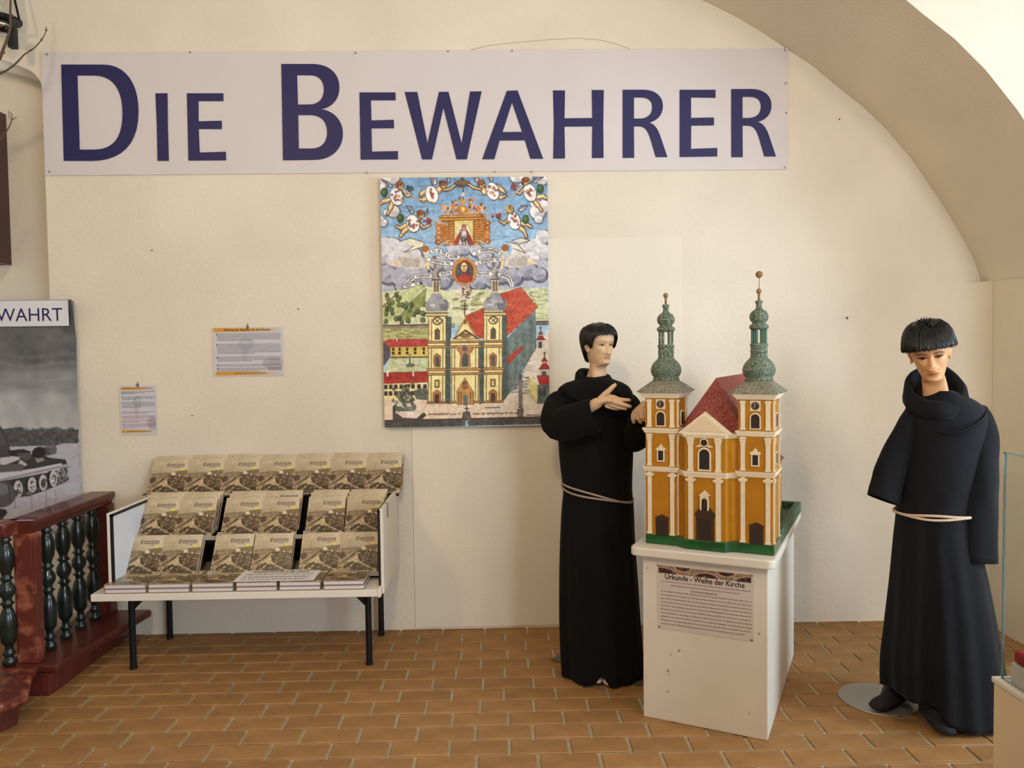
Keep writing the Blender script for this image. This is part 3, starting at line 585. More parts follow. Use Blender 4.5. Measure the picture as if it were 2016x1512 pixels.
    angel(510, 485, 400, 590, 425, 590, [[(360, 600), (290, 640), (240, 620)], [(370, 640), (320, 680), (285, 730)]], [(490, 570), (540, 640), (610, 610)], cloth=(285, 530), wing=[[(400, 480), (345, 390), (410, 400), (430, 470)], [(550, 490), (590, 420), (590, 480), (560, 510)]])
    angel(1510, 440, 1580, 590, 1560, 570, [[(1640, 600), (1710, 610), (1755, 640)], [(1620, 640), (1670, 680), (1700, 750)]], [(1500, 540), (1450, 600), (1400, 570)], hair=(206, 176, 90), cloth=(1690, 555), wing=[[(1600, 450), (1640, 400), (1720, 400), (1640, 470)]])
    for w in ([(290, 780), (400, 750), (550, 800), (540, 850), (330, 910), (430, 840)], [(1470, 800), (1600, 830), (1690, 930), (1560, 880)], [(1530, 790), (1640, 760), (1740, 790), (1640, 820)]): c.poly(w, (226, 216, 196)); c.line(w, 5, (120, 108, 96))
    for hx, bx, s in ((580, 380, 1), (1440, 1620, -1)):
        c.poly([(bx-120*s, 960), (bx, 930), (hx-40*s, 960), (hx, 1080), (bx, 1100), (bx-160*s, 1050)], (206, 196, 184))
        for k in range(9): c.line([(bx-110*s+k*26*s, 960+k*4), (bx-60*s+k*22*s, 1070)], 5, (140, 130, 124), .7)
        c.line([(bx-100*s, 1020), (bx-190*s, 1050)], 30, skin); c.line([(hx, 960), (hx+20*s, 1090)], 34, skin); c.ell(hx-10*s, 890, 40, 46, skin); c.ell(hx-18*s, 870, 42, 34, (176, 104, 48))
    for a, b in (((300, 200), (490, 330)), ((1650, 180), (1510, 320)), ((530, 520), (810, 600)), ((1240, 530), (1470, 470)), ((650, 890), (820, 780)), ((1370, 880), (1150, 780))): c.line([a, b], 20, (232, 228, 222)); c.line([a, b], 6, (170, 160, 160), .8)
    for x, y in ((400, 200), (600, 570), (1550, 200), (1385, 520)):
        c.ell(x, y, 30, 28, (90, 96, 84))
        for _ in range(6): c.ell(x+rs.gauss(0, 22), y+rs.gauss(0, 20), 14, 13, (176, 44, 52) if x != 400 else (70, 70, 96))
    def ribbon(P, w=46):
        c.line(P, w+5, (110, 104, 110)); c.line(P, w, (236, 232, 226)); d = 0
        for (x0, y0), (x1, y1) in zip(P[:-1], P[1:]):
            n = max(2, int(math.hypot(x1-x0, y1-y0)/16))
            for k in range(n):
                t = (k+.5)/n; x = x0+(x1-x0)*t; y = y0+(y1-y0)*t
                if rs.random() < .86: c.line([(x-2, y-rs.uniform(6, 15)), (x+2, y+rs.uniform(4, 12))], 6, (66, 52, 46))
    ribbon([(640, 900), (700, 890), (780, 920), (850, 970), (930, 970)]); ribbon([(600, 990), (660, 1010), (760, 1030), (860, 1040)]); ribbon([(340, 1280), (430, 1190), (520, 1170), (620, 1175)]); ribbon([(740, 1160), (850, 1140)]); ribbon([(340, 1290), (480, 1260)], 40)
    ribbon([(1110, 930), (1200, 900), (1300, 890), (1390, 930)]); ribbon([(1140, 1040), (1250, 1010), (1400, 1000)]); ribbon([(1150, 1160), (1300, 1160)]); ribbon([(1400, 1170), (1500, 1200), (1540, 1290)])
    c.ell(1005, 1130, 138, 158, dk); c.ell(1005, 1130, 126, 146, (206, 112, 44))
    for k in range(26): t = k/26*6.283; c.ell(1005+124*math.cos(t), 1130+144*math.sin(t), 17, 17, (222, 150, 66)); 
    c.ell(1005, 1132, 100, 120, (70, 86, 90)); c.ell(1010, 1075, 58, 70, (120, 60, 34)); c.ell(1000, 1080, 36, 54, (236, 206, 140)); c.line([(982, 1070), (994, 1069)], 8, (90, 60, 40)); c.line([(1008, 1069), (1020, 1070)], 8, (90, 60, 40)); c.line([(1001, 1072), (998, 1094)], 6, (190, 140, 90)); c.line([(990, 1108), (1010, 1107)], 7, (170, 70, 56)); c.poly([(925, 1240), (930, 1180), (990, 1150), (1060, 1160), (1100, 1200), (1090, 1240), (1010, 1258)], (176, 44, 34))
    for k in range(10): c.line([(950+k*13, 1190), (940+k*15, 1240)], 5, (222, 110, 60), .7)
    c.ell(1015, 1375, 78, 72, (214, 196, 176))
    for _ in range(40): c.ell(1015+rs.gauss(0, 32), 1370+rs.gauss(0, 34), 10, 10, rs.choice([(96, 70, 60), (176, 120, 90), (232, 222, 206)]))
    for _ in range(70): x = rs.uniform(200, 1800); y = rs.uniform(880, 1300); c.line([(x, y), (x+26, y+rs.uniform(-14, 14))], 5, rs.choice([(90, 92, 110), (222, 222, 226)]), .35)
    H2, W2 = c.a.shape[:2]; yy, xx = np.mgrid[0:H2, 0:W2]; lum = c.a.mean(-1)
    hat = (np.sin((xx*.9+yy*.55)*1.25)+fieldnoise(H2, W2, 7, c.rs)*.9 > .35); c.a *= (1-.13*hat*np.clip((205-lum)/60, 0, 1))[..., None]
    hi = (np.sin((xx*.5-yy*.9)*.9)+fieldnoise(H2, W2, 6, c.rs) > 1.1); c.a += (hi*np.clip((lum-90)/90, 0, 1))[..., None]*16; c.clouds(6, 20); c.clouds(7, 8)
    g = c.a.mean(-1); e = np.hypot(np.gradient(g, axis=0), np.gradient(g, axis=1)); c.a *= (1-np.clip((e-10)/70, 0, .38))[..., None]; g = c.a.mean(-1, keepdims=True); c.a = (g+(c.a-g)*.92)*1.02; c.a = 132+(c.a-132)*1.12
    c.noise(5); return c.out()
cz0, cz1, cx0, cx1 = 1.187, 2.601, -.655, .290
cvs = empty('canvas_print', ((cx0+cx1)/2, WALL-.0, cz0), label='tall colourful canvas print of a twin towered basilica under angels', cat='picture')
YC = -.042
MB().box(cx0-cvs.location.x, cx1-cvs.location.x, YC+.001, -.0075, 0, cz1-cz0).build('stretcher', mat('canvas_edge', (190, 182, 168), .8), cvs, bevel=.003)
link('picture', print_mesh('picture', paint_canvas(), cx1-cx0, cz1-cz0), PRINT, cvs, loc=(cx0-cvs.location.x, YC, 0))
cvs.rotation_euler = (0, R(-.0), 0)

# ================================================================== tank photograph poster
def paint_tank(px_w, px_h):
    ox, oz, sc = -3.19, 1.937, 1/.0036
    def pm(u, v): p = at_y(u, v, WALL-.03); return ((p.x-ox)*sc, (oz-p.z)*sc)
    c = Cv(px_w, px_h, (150, 148, 150), 2)
    H2, W2 = c.a.shape[:2]; yy = np.arange(H2)/2; vv = 590+yy*.0036/.00293
    g = np.interp(vv, [590, 640, 700, 716, 730, 745, 760, 775, 800, 845], [96, 100, 112, 118, 146, 150, 140, 168, 176, 184]); c.a[:] = g[:, None, None]
    c.clouds(10, 60); c.a = (c.a+fieldnoise(H2, W2, 24, c.rs)[..., None]*5)
    c.fn = pm; S = 5.82; q = lambda x, y: (x/S, 780+y/S); rs = random.Random(5)
    for y0, g0 in ((700, 132), (718, 152), (756, 134), (766, 160)): c.line([(-120+k*20, y0+4*math.sin(k*.9)) for k in range(15)], 9, (g0,)*3, .22)
    Z = lambda L: [q(*p) for p in L]
    c.poly(Z([(-700, 380), (60, 370), (220, 350), (300, 385), (560, 372), (700, 385), (890, 375), (890, 560), (-700, 620)]), (84, 82, 86))
    for _ in range(500): x = rs.uniform(-600, 890); y = rs.uniform(360, 560); c.ell(*q(x, y), 3, 3, (rs.choice([64, 76, 96, 112]),)*3, 0, .5)
    c.poly(Z([(-700, 590), (640, 560), (720, 535), (890, 535), (905, 1500), (-700, 1500)]), (188, 184, 196))
    for _ in range(420): x = rs.uniform(-600, 900); y = rs.uniform(560, 1400); g = rs.choice([150, 168, 206, 214]); c.line([q(x, y), q(x+rs.uniform(10, 60), y+rs.uniform(-10, 14))], 2, (g, g-3, g+5), .5)
    c.poly(Z([(-500, 330), (0, 330), (60, 400), (110, 560), (120, 700), (-500, 760)]), (76, 74, 76)); c.poly(Z([(-500, 420), (20, 410), (80, 560), (-500, 600)]), (90, 88, 90))
    c.poly(Z([(-500, 760), (130, 740), (260, 690), (420, 640), (560, 700), (740, 720), (760, 770), (260, 840), (-500, 920)]), (62, 60, 60))
    c.poly(Z([(0, 700), (190, 680), (220, 720), (60, 780), (0, 790)]), (206, 200, 206)); c.poly(Z([(230, 720), (310, 780), (250, 810), (190, 790)]), (196, 190, 196)); c.poly(Z([(380, 680), (460, 680), (510, 730), (420, 760)]), (150, 146, 150))
    c.poly(Z([(80, 620), (260, 600), (350, 630), (340, 700), (110, 680)]), (46, 44, 44)); c.poly(Z([(180, 650), (340, 640), (350, 700), (280, 740)]), (92, 90, 90))
    c.line([q(440, 640), q(560, 615)], 19, (84, 82, 80)); c.ell(*q(600, 605), 8, 10, (104, 102, 100)); c.ell(*q(440, 640), 14, 11, (40, 38, 38), -20); c.line([q(480, 580), q(600, 570)], 3, (130, 128, 126))
    c.poly(Z([(-500, 800), (230, 770), (270, 790), (250, 850), (-500, 900)]), (96, 94, 92)); c.poly(Z([(580, 770), (740, 722), (760, 772), (600, 800)]), (58, 56, 56))
    c.poly(Z([(-500, 1010), (0, 940), (660, 800), (700, 790), (700, 760), (250, 850), (-500, 930)]), (210, 204, 214)); c.line([q(0, 955), q(680, 800)], 3, (150, 146, 150))
    c.poly(Z([(-500, 1030), (60, 960), (640, 850), (760, 800), (770, 960), (660, 1020), (520, 1080), (320, 1140), (-500, 1280)]), (66, 64, 66))
    for x, y, rx, ry in ((200, 1055, 52, 95), (360, 1010, 52, 88), (485, 985, 48, 92), (603, 940, 46, 92)):
        c.ell(*q(x-34, y+6), rx/S, ry/S+1, (44, 42, 44)); c.ell(*q(x, y), rx/S, ry/S, (206, 200, 204)); c.ell(*q(x+4, y+8), rx/S*.62, ry/S*.66, (150, 146, 150)); c.ell(*q(x, y+20), 4, 6, (80, 78, 80))
        for _ in range(7): c.ell(*q(x+rs.gauss(0, 16), y+rs.gauss(0, 30)), 2.2, 3, (rs.choice([70, 226]),)*3, 0, .8)
    for x, y in ((670, 880), (690, 930), (735, 830), (740, 900)): c.ell(*q(x, y), 5, 8, (rs.choice([140, 176]),)*3); c.ell(*q(x+5, y), 2.5, 4, (60, 60, 62))
    for _ in range(30): c.ell(*q(rs.uniform(650, 770), rs.uniform(800, 1000)), 2, 3, (rs.choice([70, 160, 120]),)*3, 0, .7)
    c.poly(Z([(-500, 1230), (60, 1160), (320, 1140), (520, 1070), (660, 1010), (890, 960), (905, 1500), (-500, 1500)]), (194, 190, 202), .85)
    for x in (515, 625, 350, 160): c.line([q(x, 1070), q(x+8, 1280)], 1.6, (130, 128, 134), .8)
    for _ in range(160): x = rs.uniform(-300, 900); y = rs.uniform(1050, 1400); g = rs.choice([160, 214]); c.line([q(x, y), q(x+40, y-6)], 2, (g, g, g+6), .5)
    # helmet-like round object and dark figure at the lower edge
    c.ell(*q(0, 1120), 30, 26, (92, 92, 96)); c.ell(*q(-20, 1060), 20, 12, (120, 120, 124)); c.poly(Z([(150, 1070), (205, 1065), (195, 1130), (150, 1140)]), (80, 80, 84)); c.line([q(90, 1020), q(110, 1200)], 2, (64, 64, 68))
    c.poly(Z([(-200, 1260), (60, 1290), (80, 1330), (20, 1400), (120, 1410), (-200, 1500)]), (50, 50, 54))
    c.noise(5); return c.out()
pz0, px1 = .62, -2.392
PW, PH = px1+3.19, 1.937-pz0
pst = empty('poster', (-2.8, WALL-.03, pz0), label='black and white tank photograph poster headed BEWAHRT behind the balustrade', cat='poster')
def curl(X, Z): e = np.clip((X-(PW-.05))/.05, 0, 1); t = np.clip((Z-(PH-.22))/.22, 0, 1); return -.035*e*e*t+.004*np.sin(Z*7)
link('photograph', print_mesh('photograph', paint_tank(int(PW/.0036), int(PH/.0036)), PW, PH, curl), PRINT, pst, loc=(-3.19+2.8, 0, 0), smooth=True)
bk = MB().box(-3.19+2.8, px1+2.8-.012, .010, .014, 0, PH-.005).build('backing', mat('poster_back', (150, 150, 154), .8), pst)
hz1, hz0 = 1.934, 1.789
strip = MB().box(-3.19+2.8, -2.425+2.8, -.008, -.006, hz0-pz0, hz1-pz0).build('title_strip', mat('white_paper', (226, 224, 228), .6), pst)
tm = text_mesh('BEWAHRT', h=.0735); co = [v.co.x for v in tm.vertices]; wid = max(co); sx = .395/wid
for v in tm.vertices: v.co.x *= .470/wid
link('lettering', tm, NAVY, strip, loc=(at_y(123, 632, WALL-.04).x+2.8-.470, -.0085, at_y(100, 632, WALL-.04).z-pz0))
# ================================================================== two notices on the wall
ORANGE = (214, 152, 50)
def notice(name, x0, x1, z0, z1, tall, label):
    w, h = x1-x0, z1-z0; o = empty(name, ((x0+x1)/2, WALL-.0, z0), label=label, cat='notice')
    W_, H_ = int(w/.0016), int(h/.0016); c = Cv(W_, H_, (206, 203, 210), 2); rs = random.Random(3 if tall else 4)
    X = lambda s: s*W_; Y = lambda s: s*H_
    def grad(y0, y1):
        for k in range(40):
            t = k/39; c.poly([(X(.04+t*.92-.02), Y(y0)), (X(.04+t*.92+.03), Y(y0)), (X(.04+t*.92+.03), Y(y1)), (X(.04+t*.92-.02), Y(y1))], tuple(np.array(ORANGE)*(1-t*t)+np.array((206, 200, 200))*t*t))
    if tall: grad(.03, .085); grad(.915, .97)
    else: grad(.0, .085); grad(.915, .995); c.poly([(0, 0), (X(.16), 0), (X(.16), Y(.085)), (0, Y(.085))], ORANGE)
    # pale figure ghosted under the text
    gh = (180, 180, 190) if not tall else (176, 178, 186)
    c.ell(X(.88 if tall else .86), Y(.75), X(.16), Y(.12), (170, 164, 170), 0, .7); c.poly([(X(.78), Y(.9)), (X(.8), Y(.68)), (X(.95), Y(.66)), (X(.99), Y(.9))], (168, 160, 166), .7)
    c.ell(X(.48), Y(.33), X(.12), Y(.12), gh, 0, .6); c.ell(X(.45), Y(.5), X(.06), Y(.16), gh, 0, .5)
    if tall: blocks = [(.12, 2, 0), (.155, 1, 0), (.23, 3, 0), (.345, 5, 0), (.54, 2, 1), (.625, 3, 1), (.72, 2, 1), (.79, 3, 1), (.875, 1, 2)]; dy = .026
    else: blocks = [(.125, 6, 0), (.345, 8, 0), (.61, 4, 0), (.77, 2, 0), (.845, 3, 0)]; dy = .0275
    for y0, n, k in blocks:
        for j in range(n):
            x = .055; xe = .97 if j < n-1 else rs.uniform(.35, .8)
            while x < xe:
                l = rs.uniform(.015, .05)*(2 if tall else 1); g = rs.uniform(56, 96); col = (g, g, g+8) if k == 0 else ((150, 74, 86) if k == 1 else (120, 96, 96))
                c.line([(X(x), Y(y0+j*dy)), (X(min(x+l, xe)), Y(y0+j*dy))], Y(dy*.36), col, .75); x += l+.009*(2 if tall else 1)
        c.line([(X(.05), Y(y0)), (X(.05), Y(y0+dy*.8))], X(.012), (40, 40, 44))
    if tall:
        c.line([(X(.08), Y(.05)), (X(.9), Y(.05))], Y(.012), (120, 76, 40), .7); c.line([(X(.2), Y(.94)), (X(.85), Y(.94))], Y(.012), (120, 76, 40), .7)
    else: c.line([(X(.29), Y(.95)), (X(.74), Y(.95))], Y(.014), (110, 60, 36), .8)
    c.noise(3)
    MB().box(-w/2-.004, w/2+.004, -.006, -.003, -.004, h+.004).build('laminate', mat('laminate', (216, 214, 210), .25), o)
    link('print', print_mesh('print', c.out(), w, h), PRINT, o, loc=(-w/2, -.0068, 0))
    cl = MB(); cl.box(-.006, .006, -.009, -.0015, h-.006, h+.012); cl.tube([(0, -.005, h+.012), (0, -.008, h+.02), (0, -.002, h+.022)], .0022, 6)
    cl.build('hanger_clip', PIN, o, loc=((.0 if tall else 0), 0, 0)); return o, w, h
notice('notice', -2.164, -1.965, 1.167, 1.443, True, 'small portrait notice with orange bands and red text above the balustrade')
o, w, h = notice('notice', -1.627, -1.235, 1.495, 1.767, False, 'landscape notice with orange bands headed Rettung der Basilika vor den Russen')
link('heading', text_mesh('Rettung der Basilika vor den Russen', w=w*.67, h=.0165, bold=.012), mat('black_print', (34, 28, 26), .6), o, loc=(-w/2+w*.16, -.0075, h-.0205))
# ================================================================== bench with book rack
WHITE_LAM = mat('white_laminate', (224, 216, 200), .45, var=.03, vscale=5)
PALE_LAM = mat('pale_lining', (222, 226, 232), .4)
BLACK_MET = mat('black_steel', (24, 24, 26), .4, metal=.3)
BLACK_TRIM = mat('black_edging', (20, 20, 22), .5)
SX0, SX1, SY0, SY1, SZ = -2.008, -.6, 3.748, 4.33, .45
bn = empty('display_bench', ((SX0+SX1)/2, 4.0, 0), label='white bench with black steel legs carrying a tiered book rack', cat='bench')
bl = Vector(bn.location)
def bpart(name, m, x0, x1, y0, y1, z0, z1, bev=.003, par=None): return MB().box(x0-bl.x, x1-bl.x, y0-bl.y, y1-bl.y, z0, z1).build(name, m, par or bn, bevel=bev)
bpart('seat', WHITE_LAM, SX0, SX1-.012, SY0, SY1, SZ-.036, SZ)
bpart('end_board', WHITE_LAM, SX1-.011, SX1+.006, SY0, SY1-.02, SZ-.04, SZ+.004)
for x, y in ((-1.905, 3.945), (-.69, 3.94), (-1.895, 4.365), (-.69, 4.352)):
    b = MB(); b.tube([(x-bl.x, y-bl.y, 0), (x-bl.x, y-bl.y, SZ-.037)], .0165, 12)
    lg = b.build('leg', BLACK_MET, bn)
    MB().tube([(x-bl.x, y-bl.y, 0), (x-bl.x, y-bl.y, .012)], .0185, 12).build('foot_cap', BLACK_TRIM, lg)
    s = 1 if x < -1.3 else -1
    MB().prism([(x-bl.x+s*.01, SZ-.037), (x-bl.x+s*.12, SZ-.037), (x-bl.x+s*.11, SZ-.045), (x-bl.x+s*.01, SZ-.145)], y-bl.y-.006, y-bl.y+.006).build('gusset', BLACK_MET, lg)
PX0, PX1, PYF, PYB, PZ1 = -1.945, -.584, 3.80, 4.33, .838
for x0, x1, s in ((PX0, PX0+.016, 1), (PX1-.016, PX1, -1)):
    sd = bpart('side_panel', WHITE_LAM, x0, x1, PYF, PYB, SZ if s > 0 else SZ-.036, PZ1)
    xi0, xi1 = (x1, x1+.004) if s > 0 else (x0-.004, x0)
    bpart('lining', PALE_LAM, xi0, xi1, PYF+.004, PYB, SZ+.004, PZ1-.004, 0, sd)
    xe0, xe1 = (x1, x1+.012) if s > 0 else (x0-.012, x0)
    bpart('edging', BLACK_TRIM, xe0, xe1, PYF+.001, PYF+.013, SZ+.002, PZ1-.006, 0, sd); bpart('edging', BLACK_TRIM, xe0, xe1, PYF+.001, PYB, PZ1-.018, PZ1-.006, 0, sd)
    if s < 0: MB().tube([(x1-bl.x-.02, PYF+.14-bl.y, PZ1-.07), (x1-bl.x+.004, PYF+.14-bl.y, PZ1-.07), (x1-bl.x+.004, PYF+.14-bl.y, PZ1+.004), (x1-bl.x-.04, PYF+.14-bl.y, PZ1+.006)], .003, 6).build('hook', PIN, sd)
bpart('back_board', BLACK_TRIM, PX0+.016, PX1-.016, PYB-.012, PYB, SZ, PZ1-.01)
LEDGE = mat('grey_acrylic', (168, 162, 150), .3)
# rows: bottom edge y,z and top edge y,z of the front face of the leaning books
ROWS = {'front': ((3.928, .483), (4.05, .668)), 'middle': ((4.068, .649), (4.19, .834)), 'top': ((4.258, .838), (4.375, 1.027))}
for k in ('front', 'middle'):
    (ya, za), (yb, zb) = ROWS[k]
    sh_ = MB(); dy, dz = (yb-ya), (zb-za); n = math.hypot(dy, dz); ny, nz = dz/n, -dy/n       # away from the viewer
    d = .05 if k == 'front' else .075
    sh_.add([(x-bl.x, y-bl.y, z) for x in (PX0+.017, PX1-.017) for y, z in ((ya-.004, za-.012), (ya+ny*d-.004, za+nz*d-.012), (ya+ny*d, za+nz*d-.004), (ya, za-.004))], [(0, 1, 2, 3), (7, 6, 5, 4), (0, 4, 5, 1), (1, 5, 6, 2), (2, 6, 7, 3), (3, 7, 4, 0)])
    sh_.build('rack_shelf', BLACK_TRIM, bn)
bpart('rack_ledge', BLACK_TRIM, PX0-.05, PX1+.01, 4.29, PYB+.06, .838, .842, .001)
# ------------------------------------------------------------------ books
BW, BH, BT = .2, .2218, .022
def paint_cover():
    W_, H_ = 120, 133; c = Cv(W_, H_, (196, 170, 130), 2)
    H2, W2 = c.a.shape[:2]; X, Y = np.meshgrid(np.arange(W2)/W2, np.arange(H2)/H2)
    c.a = np.array((176, 154, 118))+(X*.6+(1-Y)*.4)[..., None]*np.array((40, 42, 44)); c.clouds(5, 30)
    def fn(zx, zy): t = (zy-905)/545; return ((zx-(200-195*t))/612*W_, t*.93*H_)
    c.fn = fn; rs = random.Random(9)
    c.poly([(20, 1160), (760, 1095), (600, 1460), (0, 1460)], (150, 124, 86), .55)
    for y in (1140, 1155, 1170, 1185, 1200, 1215): c.line([(150, y+rs.uniform(-6, 6)), (rs.uniform(380, 480), y-20)], 8, (96, 74, 48), .6)
    c.poly([(470, 1105), (740, 1085), (745, 1150), (480, 1160)], (120, 96, 64), .6)
    c.poly([(80, 1230), (150, 1190), (200, 1215), (170, 1270), (100, 1290)], (84, 64, 44), .8)
    c.poly([(370, 1250), (430, 1190), (520, 1150), (740, 1170), (720, 1430), (560, 1420), (400, 1330)], (92, 70, 46), .75)
    c.poly([(400, 1250), (380, 1290), (450, 1340), (600, 1420), (660, 1440), (560, 1370), (430, 1310)], (70, 52, 34), .8)
    c.poly([(300, 1260), (380, 1240), (360, 1300), (420, 1340), (300, 1330), (170, 1400), (120, 1400)], (206, 176, 128), .9)
    c.line([(40, 1360), (290, 1250)], 17, (84, 64, 42)); c.line([(280, 1240), (470, 1140)], 12, (84, 64, 42)); c.ell(315, 1228, 18, 12, (60, 46, 32))
    c.poly([(100, 1400), (200, 1340), (290, 1320), (280, 1350), (190, 1390), (130, 1430)], (92, 74, 48)); c.poly([(190, 1440), (300, 1350), (380, 1345), (470, 1400), (560, 1440), (470, 1480), (200, 1480)], (96, 82, 56))
    for _ in range(70): c.ell(rs.uniform(400, 720), rs.uniform(1160, 1350), rs.uniform(8, 20), rs.uniform(4, 9), rs.choice([(60, 44, 30), (226, 200, 150), (150, 122, 84), (110, 86, 58)]), -15, .8)
    for _ in range(60): c.ell(rs.uniform(20, 640), rs.uniform(1330, 1480), rs.uniform(8, 26), rs.uniform(4, 10), rs.choice([(76, 58, 38), (180, 150, 106), (104, 82, 54)]), -15, .55)
    c.ell(500, 1140, 36, 26, (226, 206, 164)); c.line([(490, 1085), (492, 1130)], 8, (206, 182, 138)); c.line([(520, 1085), (522, 1130)], 8, (206, 182, 138)); c.ell(595, 1170, 18, 13, (240, 222, 180)); c.ell(690, 1180, 18, 8, (230, 206, 164))
    c.line([(350, 1040), (470, 1100)], 4, (170, 140, 100), .5)
    H2, W2 = c.a.shape[:2]; low = np.clip((np.arange(H2)/H2-.36)/.1, 0, 1)[:, None, None]
    c.a += low*(fieldnoise(H2, W2, 5, c.rs)*15+fieldnoise(H2, W2, 11, c.rs)*9+fieldnoise(H2, W2, 3, c.rs)*11)[..., None]; c.clouds(4, 6)
    for _ in range(90): c.line([(rs.uniform(380, 720), yq := rs.uniform(1150, 1370)), (rs.uniform(380, 720), yq+rs.uniform(-30, 30))][:1]*1+[(rs.uniform(380, 720), yq)], 4, rs.choice([(58, 46, 34), (206, 186, 148)]), .25)
    g = c.a.mean(-1, keepdims=True); c.a = g+(c.a-g)*.78; c.a = 140+(c.a-140)*1.15-4
    c.noise(4); return c.out()
COVER_ME = print_mesh('cover_picture', paint_cover(), BW, BH); COVER_ME.materials.append(mat('glossy_cover', (255, 255, 255), .3, attr=True, coat=.3))
BOARD = mat('cover_board', (150, 124, 88), .5); PAGES = mat('page_block', (216, 206, 208), .8, var=.06, vscale=400, stretch=(1, 1, 1)); TITLE = mat('title_ink', (70, 58, 60), .5); YEL = mat('yellow_sticker', (236, 226, 40), .5)
BOARD_ME = MB().box(0, BW, .0004, .0028, 0, BH).box(0, BW, BT-.0024, BT, 0, BH).box(0, .0024, .0004, BT, 0, BH).mesh('cover'); BOARD_ME.materials.append(BOARD)
PAGES_ME = MB().box(.0024, BW-.004, .0028, BT-.0024, .004, BH-.004).mesh('page_block'); PAGES_ME.materials.append(PAGES)
t1 = text_mesh('losterchronik', w=.085, h=.0155, shear=.12, bold=.012); t2 = text_mesh('K', w=.013, h=.026, shear=.1, bold=.01)
tb = MB()
def addme(mb, me, dx, dz): mb.add([(v.co.x+dx, -.0005, v.co.z+dz) for v in me.vertices], [tuple(p.vertices) for p in me.polygons])
addme(tb, t1, .094, .181); addme(tb, t2, .081, .172); tb.add([(x, -.0005, z) for x, z in ((.098, .1745), (.178, .1745), (.178, .1775), (.098, .1775))], [(0, 1, 2, 3)])
tb.add([(x, -.0005, z) for x, z in ((.122, .166), (.133, .166), (.133, .168), (.122, .168))], [(0, 1, 2, 3)]); tb.add([(x, -.0005, z) for x, z in ((.138, .166), (.15, .166), (.15, .169), (.138, .169))], [(0, 1, 2, 3)])
TITLE_ME = tb.mesh('title'); TITLE_ME.materials.append(TITLE)
STICK_ME = MB().add([(.172+.0095*math.cos(a), -.0006, .1575+.006*math.sin(a)) for a in np.linspace(0, 6.283, 17)[:-1]], [tuple(range(16))]).mesh('price_sticker'); STICK_ME.materials.append(YEL)
BOOKPARTS = (('cover', BOARD_ME), ('cover_picture', COVER_ME), ('page_block', PAGES_ME), ('title', TITLE_ME), ('price_sticker', STICK_ME))
def book(loc, rot, label, group):
    o = empty('book', loc, 0, label, 'book', group); o.rotation_euler = rot
    for nm, me in BOOKPARTS:
        c = bpy.data.objects.new(nm, me); COL.objects.link(c); c.parent = o
    return o
ORD = ['first', 'second', 'third', 'fourth', 'fifth', 'sixth', 'seventh']
tops = {'front': ([250, 325, 427, 504, 597, 672], 1053), 'middle': ([284, 356, 447, 519, 609, 685], 982), 'top': ([291, 359, 430, 501, 572, 643.5, 714], 903)}
for k, (us, v) in tops.items():
    (ya, za), (yb, zb) = ROWS[k]; L = math.hypot(yb-ya, zb-za); dy, dz = (yb-ya)/L, (zb-za)/L; ny, nz = dz, -dy; tilt = -math.atan2(dy, dz)
    for i, u in enumerate(us):
        x = at_y(u, v, yb).x; x = x if k != 'top' else -1.958+.2003*i
        nb = {'front': 1, 'middle': 1 if i == 3 else 2, 'top': 1}[k]
        book((x, ya, za), (tilt, 0, rnd.gauss(0, .004)), f'sepia town view book, {ORD[i]} from the balustrade in the {k} row of the rack', f'books in the {k} row')
        for j in range(nb):
            off = (BT+.002)*(j+1); up = {'front': .004, 'middle': .036+.024*j, 'top': .030+.003*((i*7) % 3)}[k]
            if k == 'middle' and j == 0 and i == 3: up = .05
            dx = {'front': .002, 'middle': .003, 'top': .004}[k]*(j+1)
            if k == 'top': lab = f'sepia book peeping out behind the {ORD[i]} book from the balustrade, top row'
            elif k == 'middle': lab = f'sepia book {"just" if j == 0 else "two places"} behind the {ORD[i]} book from the balustrade, middle row'
            else: lab = f'sepia book hidden behind the {ORD[i]} book from the balustrade, front row'
            book((x+dx, ya+ny*off+dy*up, za+nz*off+dz*up), (tilt, 0, rnd.gauss(0, .004)), lab, f'books in the {k} row')
    if k == 'top':                                           # board the top row leans on
        d = 2*(BT+.003); b = MB()
        b.add([(x-bl.x, y-bl.y, z) for x in (-1.955, -.57) for y, z in ((ya+ny*d, za+nz*d), (ya+ny*(d+.006), za+nz*(d+.006)), (ya+ny*(d+.006)+dy*.17, za+nz*(d+.006)+dz*.17), (ya+ny*d+dy*.17, za+nz*d+dz*.17))], [(0, 1, 2, 3), (7, 6, 5, 4), (0, 4, 5, 1), (1, 5, 6, 2), (2, 6, 7, 3), (3, 7, 4, 0)]); b.build('rack_rest', BLACK_TRIM, bn)
